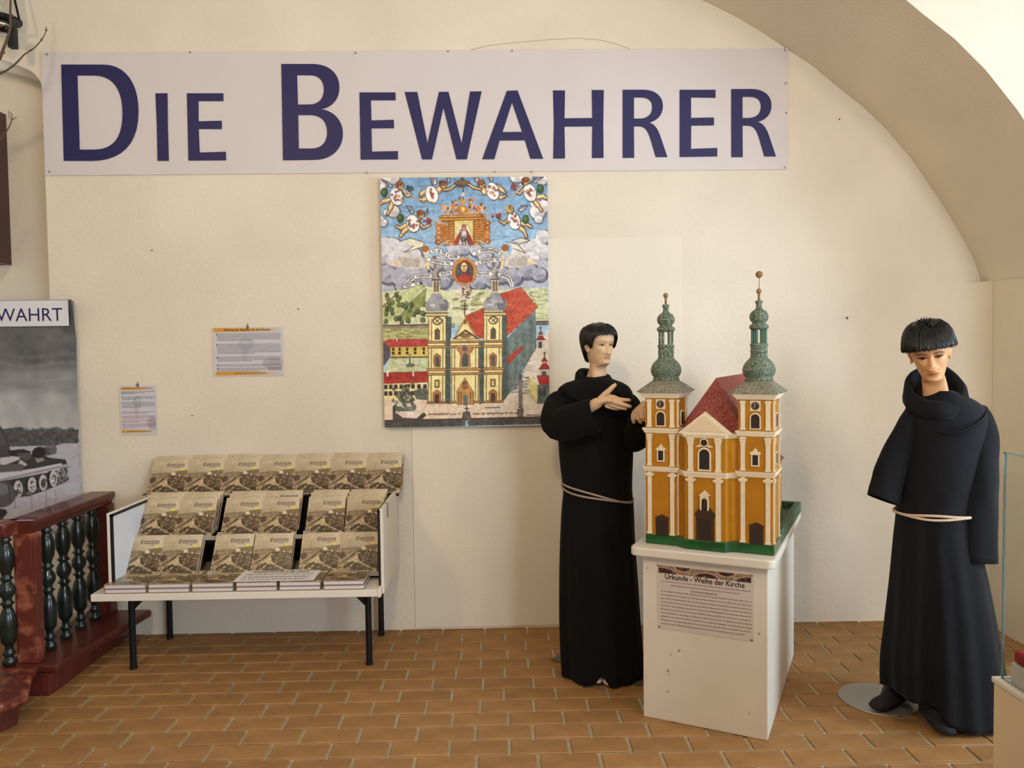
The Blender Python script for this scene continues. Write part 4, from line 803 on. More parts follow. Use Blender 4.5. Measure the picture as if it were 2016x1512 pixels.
# acrylic lips that hold the rows
for k, us in (('middle', ((432, 1050), (600, 1045))), ('front', ((412, 1110), (582, 1108)))):
    (ya, za), (yb, zb) = ROWS[k]
    for u, v in us:
        x = at_y(u, v, ya).x-bl.x
        b = MB(); b.box(x-.004, x+.020, ya-.022-bl.y, ya-.016-bl.y, za-.012, za+.03); b.box(x-.004, x+.020, ya-.022-bl.y, ya+.05-bl.y, za-.016, za-.011); b.build('book_stop', LEDGE, bn, bevel=.002)
for k in ('front', 'middle'):
    (ya, za), _ = ROWS[k]
    bpart('rack_lip', LEDGE, PX0+.02, PX1-.02, ya-.010, ya-.005, za-.014, za+.008, .001)
FX = [-1.944+.2135*i for i in range(6)]
for i, x in enumerate(FX):
    for j in range(2):
        jit = .0 if j else rnd.uniform(-.002, .003)
        book((x+jit, SY0+.004+rnd.uniform(0, .004), SZ+.0008+(BT+.0006)*(j+1)), (R(-90), 0, rnd.gauss(0, .004)), f'sepia book lying flat, {"upper" if j else "lower"} of the {ORD[i]} pair from the balustrade', 'books lying flat along the bench edge')
# price card lying on the flat books
cz = SZ+.0008+(BT+.0006)*2
ca, cb = at_z(458, 1146, cz), at_z(617, 1143, cz); cc = at_z(632, 1122, cz)
cd = empty('price_card', ((ca.x+cb.x)/2, ca.y, cz+.0015), label='white printed price card lying across the flat books', cat='card')
cw = cb.x-ca.x; chh = cc.y-cb.y
cd.rotation_euler = (0, 0, math.atan2(cb.y-ca.y, cw))
MB().box(-cw/2, cw/2, 0, chh, 0, .0012).build('card', mat('white_card', (226, 222, 220), .5), cd)
def flat_text(s, w, h, x, y, bold=0):
    me = text_mesh(s, w=w, h=h, bold=bold)
    for v in me.vertices: v.co = (v.co.x, v.co.z, 0)
    link('lettering', me, mat('black_print', (34, 28, 26), .6), cd, loc=(x, y, .0016))
flat_text('Klosterchronik in Buchform', cw*.72, chh*.17, -cw*.36, chh*.76, .015)
for k_, s in enumerate(('Gegen eine Spende von Euro 14,90.- können', 'Sie die übersetzte Klosterchronik mitnehmen!', 'Der Erlös dient der Erhaltung der Basilika!')): flat_text(s, cw*(.86-.02*k_), chh*.15, -cw*.43, chh*(.54-.23*k_))

# ================================================================== balustrade
MARB = mat('red_marbled_paint', (112, 46, 34), .45, var=.3, vscale=11, coat=.2, col2=(186, 112, 84), thr=(.50, .74), bump=.1, bscale=30)
MARB_D = mat('dark_red_paint', (88, 34, 26), .4, var=.3, vscale=9, coat=.25, bump=.1, bscale=30)
GREEN_M = mat('dark_green_marbling', (22, 34, 30), .28, var=.5, vscale=14, coat=.3)
VEIN = mat('pale_vein', (196, 150, 120), .5)
BX = -2.262
ba = empty('balustrade', (BX, 3.69, 0), label='dark red marbled balustrade with turned green balusters beside the bench', cat='balustrade')
def balu_mesh(h):
    pr = [(.020, 0), (.030, .005), (.030, .025), (.020, .04), (.019, .05), (.030, .06), (.019, .075), (.017, .1), (.026, .112), (.033, .125), (.036, .16), (.038, .2), (.037, .24), (.028, .275), (.019, .295), (.022, .31), (.032, .318), (.020, .33), (.021, .345), (.034, .365), (.037, .385), (.034, .405), (.021, .425), (.020, .435), (.032, .445), (.020, .458), (.022, .475), (.034, .505), (.038, .545), (.036, .585), (.026, .615), (.019, .63), (.031, .642), (.02, .652), (.026, .665)]
    s = h/.665; return MB().lathe([(r*.98, z*s) for r, z in pr], 20).mesh('baluster')
def section(L, nb, name_rot, org, first, m_rail, near):
    par = ba; M_ = Matrix.Translation(org)@Matrix.Rotation(name_rot, 4, 'Z')
    def part(nm, m, b, bev=.004):
        o = b.build(nm, m, par, bevel=bev); o.matrix_local = M_; return o
    part('base_plank', m_rail, MB().slab([(-.13, -.03), (.145, -.055), (.24, L), (-.13, L)] if not near else [(.10, -.055), (-.115, -.12), (-.31, -.22), (-.43, -.18), (-.43, L), (.10, L)], .108, .15), .012)
    part('foot_beam', MARB_D, MB().box(-.1, .11, 0, L-.01, 0, .108) if not near else MB().slab([(.09, -.02), (-.13, -.07), (-.29, -.16), (-.36, -.13), (-.36, L), (.09, L)], 0, .108), .006)
    part('top_rail', m_rail, MB().prism([(-.075, .775), (-.085, .80), (-.085, .84), (.05, .84), (.052, .815), (.035, .79), (.03, .772)], -.03 if not near else 0, L), .006)
    me = balu_mesh(.62)
    for k in range(nb):
        o = link('baluster', me, GREEN_M, par, smooth=True); o.matrix_local = M_@Matrix.Translation((-.003, first[0]+first[1]*k, .152))
    return part
pt = section(.74, 4, 0, (0, 0, 0), (.15, .1425), MARB_D, False)
pt('end_post', MARB_D, MB().box(-.06, .045, .665, .735, .15, .775)); 
pt('post', MARB, MB().box(-.055, .045, -.03, .03, .15, .775).box(-.045, .036, -.036, -.03, .2, .74)); pt('post_block', MARB_D, MB().box(-.085, .105, -.055, .1, 0, .108).box(-.07, .09, -.058, -.055, .02, .09))
p2 = section(.75, 5, R(90), (-.03, -.045, 0), (.05, .15), MARB, True)
# ================================================================== plinth
WHITE_P = mat('white_painted_wood', (222, 214, 200), .5, var=.04, vscale=4, bump=.04, bscale=60)
SCUFF = mat('grey_scuff', (168, 158, 142), .7)
FLc = at_z(1267, 1410, 0); FRc = at_z(1512, 1458, 0); PANG = R(-26.9)
pl = empty('plinth', (FLc.x, FLc.y, 0), PANG, label='white painted plinth carrying the yellow church model', cat='plinth')
PWd, PDp, PHt = .523, .99, .722
MB().box(0, PWd, 0, PDp, 0, PHt).build('body', WHITE_P, pl, bevel=.003)
def rrect(x0, x1, y0, y1, r, n=6):
    out = []
    for cx, cy, a in ((x1-r, y0+r, -90), (x1-r, y1-r, 0), (x0+r, y1-r, 90), (x0+r, y0+r, 180)):
        out += [(cx+r*math.cos(R(a+90*k/n)), cy+r*math.sin(R(a+90*k/n))) for k in range(n+1)]
    return out
ZT = .760
MB().slab(rrect(-.043, .556, -.052, 1.02, .03), PHt+.0005, ZT).build('top_board', WHITE_P, pl, bevel=.006)
for x, z, s in ((.158, .318, 1), (.122, .295, .7), (.11, .222, 1.1), (.115, .205, .6), (.108, .13, .8), (.448, .1, .6), (.375, .075, .4), (.02, .66, .5), (.488, .44, .8)):
    MB().tube([(x, .0005, z), (x, -.0004, z)], .007*s, 7).build('scuff', SCUFF, pl)
# certificate on the front
ct = empty('certificate', (0, 0, 0), 0, label='printed certificate headed Urkunde - Weihe der Kirche pinned on the plinth', cat='notice')
pm = Matrix.Translation(FLc)@Matrix.Rotation(PANG, 4, 'Z'); pinv = pm.inverted()
def on_plinth(u, v):
    n = pm.to_3x3()@Vector((0, 1, 0)); d = Vector(_ray(u, v)); c = Vector((0, 0, CAMH)); P = c+d*((FLc-c).dot(n)/d.dot(n)); q = pinv@P; return q.x, q.z
x0, z1 = on_plinth(1294, 1110); x1, z0 = on_plinth(1484, 1263); x1 = (x1+on_plinth(1482, 1130)[0])/2; z1 = (z1+on_plinth(1480, 1132)[1])/2; z0 = (z0+on_plinth(1297, 1236)[1])/2
ct.matrix_world = pm@Matrix.Translation((x0, -.001, z0)); cw, chh = x1-x0, z1-z0
MB().box(0, cw, -.0012, 0, 0, chh).build('sheet', mat('cert_paper', (208, 196, 188), .45), ct)
def paint_vault():
    c = Cv(190, 26, (150, 124, 104), 2); c.clouds(16, 7); rs = random.Random(2)
    for x, r, y in ((10, 30, 36), (52, 14, -2), (100, 26, 36), (140, 15, -2), (190, 34, 40)):
        c.ell(x, y, r+6, r*.9+5, (190, 164, 140)); c.ell(x, y, r+3, r*.9+2, (120, 84, 64)); c.ell(x, y, r, r*.9, (60, 36, 32))
    for _ in range(40): c.ell(rs.uniform(0, 190), rs.uniform(0, 26), 2.5, 1.5, rs.choice([(170, 130, 80), (110, 84, 70), (206, 184, 160)]), 0, .6)
    c.noise(6); return c.out()
link('header_picture', print_mesh('header_picture', paint_vault(), cw*.965, chh*.115), PRINT, ct, loc=(cw*.015, -.0017, chh*.875))
INK = mat('black_print', (34, 28, 26), .6)
link('heading', text_mesh('Urkunde - Weihe der Kirche', w=cw*.83, h=chh*.085, bold=.02), INK, ct, loc=(cw*.085, -.0018, chh*.785))
lines = [('ICH, LADISLAUS MATTYASOVSZKY, BISCHOF VON NITRIA, IMMERWÄHRENDER GRAF DIESES GE-', .045, .935), ('BIETES, BERATER DES HEILIGEN RÖMISCHEN REICHES UND HOFKANZLER', .15, .72), ('DES UNGARISCHEN REICHES.', .36, .28)]
for k, (s, xo, wd) in enumerate(lines): link('lettering', text_mesh(s, w=cw*wd, h=chh*.026), INK, ct, loc=(cw*xo, -.0018, chh*(.735-.055*k)))
body = ['Am zwanzigsten November im Jahr 1702 wurden diese Kirche und die Hochaltar zu Ehren der Geburt der Se-', 'ligsten Jungfrau Maria zusammen mit acht anderen Altären geweiht. Den ersten Altar habe ich zu Ehren von', 'Jesus, Maria und Joseph geweiht. Den zweiten zu Ehren der Seligsten Jungfrau Maria, Joachim und Anna. Den', 'dritten zu Ehren des hl. Franziskus Seraphicus, den vierten zu Ehren des hl. Antonius von Padua. Den fünften zu', 'Ehren des hl. Apostel Jakobus. Den sechsten zu Ehren der hl. Maria Magdalena. Den siebenten zu Ehren des hl.', 'Märtyrers Georg. Den achten zu Ehren der hl. Barbara, Jungfrau und Märtyrerin. Ich habe in den einzelnen Al-', 'tären die Reliquien von den Heiligen und Märtyrern, dem hl. Honorius, dem hl. Candidus und der hl. Lucida, im', 'speziellen in dem inmitten der Altäre, eingeschlossen. Für jeden Christgläubigen, der die Kirche am heutigen', 'Weihetag und zu den Jahrestagen besucht, von dem dritten Sonntag nach Ostern an innerhalb von vierzig Ta-', 'gen, habe ich einen vollkommenen Ablass gewährt, wie ihn die Kirche in gewohnter Weise ausschreibt.']
for k, s in enumerate(body): link('lettering', text_mesh(s, w=cw*(.945 if k < 9 else .88), h=chh*.030), INK, ct, loc=(cw*.04, -.0018, chh*(.575-.0565*k)))
for x, z in ((.008, .985), (.985, .985), (.02, .02), (.985, .02)): MB().tube([(cw*x, -.001, chh*z), (cw*x, -.003, chh*z)], .004, 8).build('pin', PIN, ct)

# ================================================================== church model
OCH = mat('ochre_paint', (176, 117, 14), .45, var=.1, vscale=14, bump=.05, bscale=60)
OCH2 = mat('yellow_paint', (190, 132, 18), .45, var=.12, vscale=12)
CRM = mat('cream_trim', (232, 214, 182), .55, var=.05, vscale=30)
DKB = mat('dark_brown_paint', (66, 40, 26), .5, var=.2, vscale=40); DARK = mat('dark_opening', (34, 26, 24), .6)
GRN = mat('green_gloss', (24, 82, 36), .3, var=.25, vscale=18, coat=.3)
GRN_S = mat('green_flaked', (22, 70, 42), .4, vscale=280, col2=(204, 200, 180), thr=(.46, .70), bump=.5, bscale=300)
SHING = mat('dusty_tower_roof', (62, 64, 50), .85, vscale=300, col2=(206, 198, 172), thr=(.40, .68), bump=.6, bscale=300)
RED_S = mat('dusty_red_roof', (140, 40, 38), .6, vscale=190, col2=(168, 132, 112), thr=(.46, .74), bump=.4, bscale=220)
WOOD = mat('turned_wood', (146, 110, 70), .5)
RIMM = mat('dusty_green_rim', (46, 84, 56), .6, vscale=120, col2=(150, 158, 140), thr=(.5, .8))
c0 = at_z(1272.2, 1069.2, ZT)
ch = empty('church_model', (c0.x, c0.y, ZT), R(-27.8), label='ochre wooden model of a twin towered baroque church on the plinth', cat='model')
def cb(name, m, *bx, par=ch, bev=0): return MB().box(*bx).build(name, m, par, bevel=bev)
# base
MB().slab([(-.003, 0), (.135, 0), (.165, -.018), (.175, -.03), (.347, -.03), (.36, -.012), (.392, 0), (.538, 0), (.538, .2), (-.003, .2)], 0, .043).build('base', GRN, ch, bevel=.003)
cb('base_board', RIMM, .027, .508, .2, .92, 0, .02)
for bx in ((.508, .538, .2, .95, 0, .055), (-.003, .508, .92, .95, 0, .055), (-.003, .027, .2, .92, 0, .055)): cb('base_rim', RIMM, *bx, bev=.004)
def pil(par, x, y, z0, z1, w, ax='f', cap='plain'):
    """pilaster with base and capital on the front (f) or right (r) face"""
    d = .006; b = MB(); k = w/2
    pcs = [(-k, k, z0, z1, d), (-k*1.25, k*1.25, z0, z0+.008, d*1.4)]
    if cap == 'plain': pcs += [(-k*1.35, k*1.35, z1-.012, z1-.003, d*1.5)]
    elif cap == 'ionic': pcs += [(-k*1.7, k*1.7, z1-.012, z1-.006, d*1.6), (-k*1.3, k*1.3, z1-.02, z1-.012, d*1.4)]
    else: pcs += [(-k*1.6, k*1.6, z1-.008, z1-.002, d*1.7), (-k*1.35, k*1.35, z1-.019, z1-.010, d*1.6), (-k*1.15, k*1.15, z1-.03, z1-.021, d*1.45)]
    for a, c, e, f_, dd in pcs:
        if ax == 'f': b.box(x+a, x+c, y-dd, y+.002, e, f_)
        else: b.box(x-.002, x+dd, y+a, y+c, e, f_)
    if cap == 'ionic' and ax == 'f':
        for s in (-1, 1): b.tube([(x+s*k*1.55, y-d*1.8, z1-.011), (x+s*k*1.55, y, z1-.011)], .0055, 10)
    b.build('pilaster', CRM, par)
def cornice(par, x0, x1, y0, y1, z, h=.022, o=.012):
    b = MB()
    for k, (a, c) in enumerate(((0, .25), (.25, .55), (.55, .8), (.8, 1))):
        oo = o*(.35, .6, .85, 1.0)[k]; b.box(x0-oo, x1+oo, y0-oo, y1+oo, z+h*a, z+h*c)
    b.build('cornice', CRM, par)
def arch_pts(cx, z0, w, h, n=10): return [(cx-w/2, z0), (cx+w/2, z0)]+[(cx+w/2*math.cos(math.pi*k/n), z0+h-w/2+w/2*math.sin(math.pi*k/n)) for k in range(n+1)]
def arched(par, cx, z0, w, h, y, fr=.005, louver=False):
    o = MB().prism(arch_pts(cx, z0-fr, w+2*fr, h+2*fr), y-.005, y+.001).build('window', CRM, par)
    MB().prism(arch_pts(cx, z0, w, h), y-.0058, y-.004).build('pane', DARK, o)
    if louver:
        for k in range(7): MB().box(cx-w/2+.001, cx+w/2-.001, y-.0075, y-.0055, z0+.003+k*h*.12, z0+.006+k*h*.12).build('louvre', DKB, o)
def rectwin(par, cx, z0, w, h, y):
    b = MB(); f_ = .0055; b.box(cx-w/2-f_, cx+w/2+f_, y-.005, y+.001, z0-f_, z0+h+f_)
    b.prism([(cx-w/2-.012, z0+h+.004), (cx+w/2+.012, z0+h+.004), (cx+w/2+.008, z0+h+.012), (cx+.010, z0+h+.014), (cx+.005, z0+h+.024), (cx+.0015, z0+h+.026), (cx, z0+h+.032), (cx-.0015, z0+h+.026), (cx-.005, z0+h+.024), (cx-.010, z0+h+.014), (cx-w/2-.008, z0+h+.012)], y-.006, y+.001)
    o = b.build('window', CRM, par); MB().box(cx-w/2, cx+w/2, y-.0058, y-.004, z0, z0+h).build('pane', DARK, o)
def door(par, cx, z0, w, h, y):
    o = MB().prism([(cx-w/2-.005, z0), (cx+w/2+.005, z0), (cx+w/2+.005, z0+h-.012), (cx+w/2+.008, z0+h-.008), (cx, z0+h+.006), (cx-w/2-.008, z0+h-.008), (cx-w/2-.005, z0+h-.012)], y-.005, y+.001).build('door', DKB, par)
    MB().box(cx-w/2+.002, cx+w/2-.002, y-.006, y-.004, z0, z0+h-.018).build('door_leaf', mat('door_leaf_brown', (48, 34, 28), .5), o)
TW = .1365; TD = .176
def tower(x0, disc):
    x1 = x0+TW; tb_ = MB().box(x0, x1, 0, TD, .043, .642); t = tb_.build('tower', OCH, ch); m = (x0+x1)/2
    pilx = (x0+.0185, x1-.0185)
    for x in pilx: pil(t, x, 0, .046, .318, .0175, cap='ionic'); pil(t, x, 0, .345, .485, .0175, cap='cor'); pil(t, x, 0, .514, .635, .0175)
    for y in (.016, TD-.016): pil(t, x1, y, .046, .318, .012, 'r', 'ionic'); pil(t, x1, y, .345, .485, .012, 'r', 'cor'); pil(t, x1, y, .514, .635, .012, 'r')
    cornice(t, x0, x1, 0, TD, .32); cornice(t, x0, x1, 0, TD, .488); cornice(t, x0, x1, 0, TD, .640, .026, .022)
    arched(t, m, .522, .034, .058, 0, louver=True); rectwin(t, m, .37, .022, .042, 0); door(t, m+.004, .043, .046, .085, 0)
    cl = MB().box(m-.0205, m+.0205, -.004, .001, .593, .635).build('clock', CRM, t)
    MB().tube([(m, -.0035, .614), (m, -.0065, .614)], .0165, 24).build('clock_face', mat('clock_brown', (58, 42, 34), .5), cl)
    MB().tube([(m, -.007, .614), (m-.003, -.007, .626)], .001, 5).tube([(m, -.007, .614), (m-.006, -.007, .607)], .001, 5).build('clock_hand', CRM, cl)
    for k in range(12): a = k*math.pi/6; MB().box(m+.0135*math.sin(a)-.0008, m+.0135*math.sin(a)+.0008, -.0068, -.006, .614+.0135*math.cos(a)-.0008, .614+.0135*math.cos(a)+.0008).build('hour_mark', CRM, cl)
    # right face windows
    for z, h, w in ((.522, .055, .03), (.37, .042, .02)):
        o = MB().box(x1-.001, x1+.004, TD/2-w/2-.005, TD/2+w/2+.005, z-.005, z+h+.006).build('window', CRM, t); MB().box(x1+.0035, x1+.005, TD/2-w/2, TD/2+w/2, z, z+h).build('pane', DARK, o)
    # roof skirt and helmet
    s = TW/2+.035; q = .05; V = []; n = 24
    rr = MB(); cx, cy = m, TD/2; sy_ = (TD/2+.035)/s
    def sq(r, z, p): return [(cx+r*math.copysign(abs(math.cos(a))**p, math.cos(a)), cy+r*(sy_ if p < .5 else 1)*math.copysign(abs(math.sin(a))**p, math.sin(a)), z) for a in [2*math.pi*(k+.5)/32 for k in range(32)]]
    rr.loft([sq(s, .666, .18), sq(s, .669, .18), sq(s*.86, .682, .25), sq(s*.70, .699, .45), sq(s*.58, .712, .8), sq(.05, .716, 1)], True, True); rr.build('tower_roof', SHING, t)
    hz = MB().lathe([(.052, .712), (.058, .716), (.058, .722), (.054, .727), (.060, .735), (.0665, .75), (.0672, .762), (.063, .778), (.053, .794), (.043, .803), (.036, .81), (.034, .82), (.034, .835), (.036, .838), (.034, .841), (.034, .856), (.0365, .861), (.037, .868), (.033, .871), (.005, .8715)], 28, (cx, cy)).build('spire', GRN_S, t, smooth=True)
    for k in range(6): a = k*math.pi/3+.35; MB().tube([(cx+.0275*math.cos(a), cy+.0275*math.sin(a), .870), (cx+.0275*math.cos(a), cy+.0275*math.sin(a), .929)], .0052, 8).build('lantern_column', GRN_S if x0 < .2 else GRN, t)
    MB().lathe([(.012, .927), (.033, .928), (.039, .934), (.040, .942), (.034, .949), (.026, .953), (.028, .958), (.035, .966), (.039, .978), (.037, .992), (.029, 1.004), (.018, 1.011), (.0125, 1.018), (.0118, 1.034), (.0155, 1.039), (.0158, 1.044), (.014, 1.048), (.003, 1.0485)], 24, (cx, cy)).build('spire_top', GRN_S, t, smooth=True)
    fin = MB().lathe([(.005, 1.047), (.005, 1.072), (.007, 1.077)], 10, (cx, cy)).ellipsoid((cx, cy, 1.088), .0112, .0112, .0112, 16, 10)
    if disc: fin.tube([(cx, cy, 1.095), (cx+.001, cy, 1.148)], .0016, 6).tube([(cx+.001, cy-.003, 1.157), (cx+.001, cy+.003, 1.157)], .0145, 24)
    fin.build('finial', WOOD, t, smooth=True); return t
tower(0, False); tower(.396, True)
# middle bay
bay = MB().slab([(TW, .02), (.160, .012), (.172, -.012), (.178, -.02), (.346, -.02), (.352, -.012), (.366, .012), (.396, .02), (.396, .12), (TW, .12)], .043, .488).build('facade_bay', OCH, ch)
MB().slab([(.3465, -.0205), (.3525, -.0125), (.3665, .0115), (.3955, .0195), (.3955, .03), (.3465, .03)], .044, .487).build('rounded_flank', OCH2, bay)
for x, w in ((.203, .021), (.318, .021)): pil(bay, x, -.02, .034, .309, w, cap='ionic'); pil(bay, x, -.02, .334, .476, w, cap='cor')
def bay_cornice(z, h, o):
    b = MB()
    for k, (a, c) in enumerate(((0, .3), (.3, .65), (.65, 1))):
        oo = o*(.4, .7, 1.0)[k]; b.slab([(TW+.001, .018-oo), (.160, .010-oo), (.172-oo*.5, -.012-oo), (.178-oo*.5, -.02-oo), (.346+oo*.5, -.02-oo), (.352+oo*.5, -.012-oo), (.366, .010-oo), (.395, .018-oo), (.395, .05), (TW+.001, .05)], z+h*a, z+h*c)
    b.build('cornice', CRM, bay)
bay_cornice(.309, .024, .012); bay_cornice(.476, .018, .014)
pd = MB().prism([(.150, .494), (.376, .494), (.263, .586)], -.030, .0).build('pediment', CRM, bay)
MB().prism([(.176, .503), (.350, .503), (.263, .573)], -.0325, -.0295).build('pediment_field', mat('cream_field', (222, 202, 164), .6), pd)
arched(bay, .261, .344, .042, .085, -.02, .007)
oc = MB().tube([(.26, -.021, .457), (.26, -.026, .457)], .0185, 24).prism([(.222, .437), (.243, .437), (.247, .443), (.240, .448)], -.025, -.019).prism([(.298, .437), (.277, .437), (.273, .443), (.28, .448)], -.025, -.019).build('oculus', CRM, bay)
MB().tube([(.26, -.025, .457), (.26, -.0268, .457)], .0135, 24).build('pane', DARK, oc)
po = MB().box(.226, .299, -.028, -.018, .034, .149).prism([(.219, .145), (.307, .145), (.303, .157), (.290, .175), (.263, .196), (.236, .175), (.222, .157)], -.027, -.018).build('portal', DKB, bay)
MB().box(.237, .289, -.0285, -.026, .036, .135).build('door_leaf', mat('door_leaf_brown', (48, 34, 28), .5), po)
ni = MB().prism([(.243, .170), (.249, .170), (.249, .232), (.2395, .232), (.262, .252), (.2845, .232), (.277, .232), (.277, .170), (.283, .170), (.283, .236), (.243, .236)], -.034, -.027)
ni = MB().box(.244, .250, -.034, -.02, .172, .236).box(.274, .280, -.034, -.02, .172, .236).prism([(.2385, .234), (.2855, .234), (.262, .256)], -.035, -.02).prism([(.244, .215), (.28, .215), (.28, .236), (.244, .236)], -.031, -.02).build('niche', CRM, bay)
MB().prism(arch_pts(.262, .175, .018, .048), -.0318, -.029).build('niche_recess', DARK, ni); MB().lathe([(.003, .178), (.005, .19), (.004, .205), (.003, .21), (.0035, .216), (.001, .22)], 8, (.262, -.0325)).build('statuette', DKB, ni)
# nave and roofs
NXa, NXb = .10, .43
nv = cb('nave', OCH, NXa, NXb, .11, .86, .02, .47)
MB().add([(.135, .06, .49), (.41, .06, .49), (.135, .87, .49), (.41, .87, .49), (.265, .19, .722), (.265, .87, .722), (.085, .19, .47), (.448, .19, .47), (.085, .87, .47), (.448, .87, .47)], [(0, 1, 4), (1, 7, 4), (4, 7, 9, 5), (6, 0, 4), (6, 4, 5, 8), (5, 9, 3, 2, 8), (6, 8, 2, 0), (1, 3, 9, 7), (0, 2, 3, 1)]).build('roof', RED_S, nv)
for y in (.2, .33, .46, .59, .72, .84): pil(nv, NXb, y, .03, .44, .014, 'r')
cornice(nv, NXa, NXb, .2, .86, .446, .02, .008)
for y in (.265, .395, .525, .655, .78):
    o = MB().box(NXb-.001, NXb+.004, y-.02, y+.02, .35, .42).build('window', CRM, nv); MB().box(NXb+.0035, NXb+.005, y-.014, y+.014, .356, .414).build('pane', DARK, o)
ai = cb('side_chapel', OCH2, .43, .462, .22, .8, .02, .30, par=nv); MB().add([(.428, .21, .335), (.428, .81, .335), (.474, .21, .30), (.474, .81, .30), (.428, .21, .295), (.428, .81, .295)], [(0, 2, 3, 1), (0, 4, 2), (1, 3, 5), (4, 5, 3, 2), (0, 1, 5, 4)]).build('chapel_roof', RED_S, nv)
# ================================================================== friar mannequins
SKIN = mat('mannequin_skin', (255, 255, 255), .42, attr=True, spec=.35)
HAIR1 = mat('dark_brown_wig', (22, 16, 17), .35, var=.4, vscale=60, stretch=(6, 6, .6)); HAIR2 = mat('black_wig', (8, 9, 13), .36, var=.4, vscale=60, stretch=(6, 6, .6))
ROBE1 = mat('brown_black_habit', (14, 12, 12), .9, spec=.2, var=.15, vscale=6, bump=.5, bscale=13, sheen=.02); ROBE2 = mat('blue_black_habit', (11, 12, 17), .8, spec=.25, var=.15, vscale=6, bump=.5, bscale=13, sheen=.04)
CORD1 = mat('greyed_cord', (168, 148, 134), .8, bump=.5, bscale=300); CORD2 = mat('cream_cord', (222, 196, 170), .8, bump=.5, bscale=300)
# head shape in metres: chin at z=0, crown at z=.235, face towards -y
HT = [-.13, -.10, -.05, -.022, -.008, .002, .010, .022, .035, .047, .07, .094, .1175, .134, .153, .176, .2, .214, .226, .233]
HWd = [.062, .055, .049, .047, .046, .044, .043, .047, .052, .056, .062, .067, .0725, .0755, .0775, .077, .069, .058, .040, .016]
HF = [.036, .031, .026, .027, .038, .064, .080, .086, .085, .086, .0865, .086, .085, .090, .091, .086, .069, .053, .031, .008]
HB = [.078, .072, .068, .066, .064, .062, .064, .068, .073, .077, .084, .091, .097, .100, .102, .099, .086, .070, .046, .018]
def head_base(z):
    return curve_interp(HT, HWd, z), curve_interp(HT, HF, z), curve_interp(HT, HB, z)
def gs(d, s): return np.exp(-(d/s)**2/2)
def head_points(z, th, grow=0.):
    """surface point(s) at height z and bearing th (0 = face, pi = nape, sign = side)"""
    w, f, b = head_base(z); c, s_ = np.cos(th), np.sin(th)
    e = .88
    x = (w+grow)*np.sign(s_)*np.abs(s_)**e; y = np.where(c > 0, -(f+grow), (b+grow))*np.abs(c)**e
    return x, y
def make_head():
    zq = np.concatenate([np.linspace(-.13, 0, 14), np.linspace(.004, .225, 74), [.2285, .2315, .233]]); n = 120; th = np.linspace(-math.pi, math.pi, n, endpoint=False)
    rings = []
    for z in zq:
        x, y = head_points(np.full(n, z), th)
        fr = np.clip(np.cos(th), 0, 1)**.7; ax_ = np.abs(x)
        d = np.zeros(n)
        # nose
        t = np.clip((.122-z)/.055, 0, 1) if z > .066 else max(0, 1-(.066-z)/.008)
        amp = (.005+.022*t) if .062 < z < .128 else (.005*gs(z-.128, .01) if z >= .128 else .027*gs(z-.064, .0045))
        d += amp*gs(x, .0068+.0045*t)
        d += .011*gs(ax_-.014, .006)*gs(z-.070, .006)
        # sockets, balls, lids, brows
        d -= .0115*gs(ax_-.030, .0155)*gs(z-.119, .0095); d += .0075*gs(ax_-.031, .010)*gs(z-.1165, .006)
        d -= .004*gs(ax_-.014, .006)*gs(z-.118, .012)
        d += .0045*gs(ax_-.030, .018)*gs(z-.136, .006); d -= .003*gs(x, .014)*gs(z-.131, .008)
        # cheek, mouth, chin
        d += .0055*gs(ax_-.044, .016)*gs(z-.092, .014); d -= .005*gs(ax_-.044, .016)*gs(z-.052, .018)
        d += .0075*gs(x, .019)*gs(z-.0505, .0048); d += .0085*gs(x, .017)*gs(z-.0405, .0052); d -= .0055*gs(x, .022)*gs(z-.0458, .0022)
        d -= .005*gs(x, .02)*gs(z-.0305, .005); d += .006*gs(x, .017)*gs(z-.016, .009); d -= .0025*gs(x, .005)*gs(z-.058, .004)
        y = y-d*fr; rings.append([(float(a), float(b), float(z)) for a, b in zip(x, y)])
    m = MB().loft(rings, True, True)
    for s_ in (-1, 1):                                        # ears
        rot = Euler((R(-8), R(s_*10), R(-s_*22)))
        m.ellipsoid((s_*.0755, .012, .106), .008, .017, .029, 16, 12, rot); m.ellipsoid((s_*.080, .016, .111), .005, .015, .023, 16, 12, rot); m.ellipsoid((s_*.0745, .004, .083), .006, .009, .011, 12, 8)
    return m
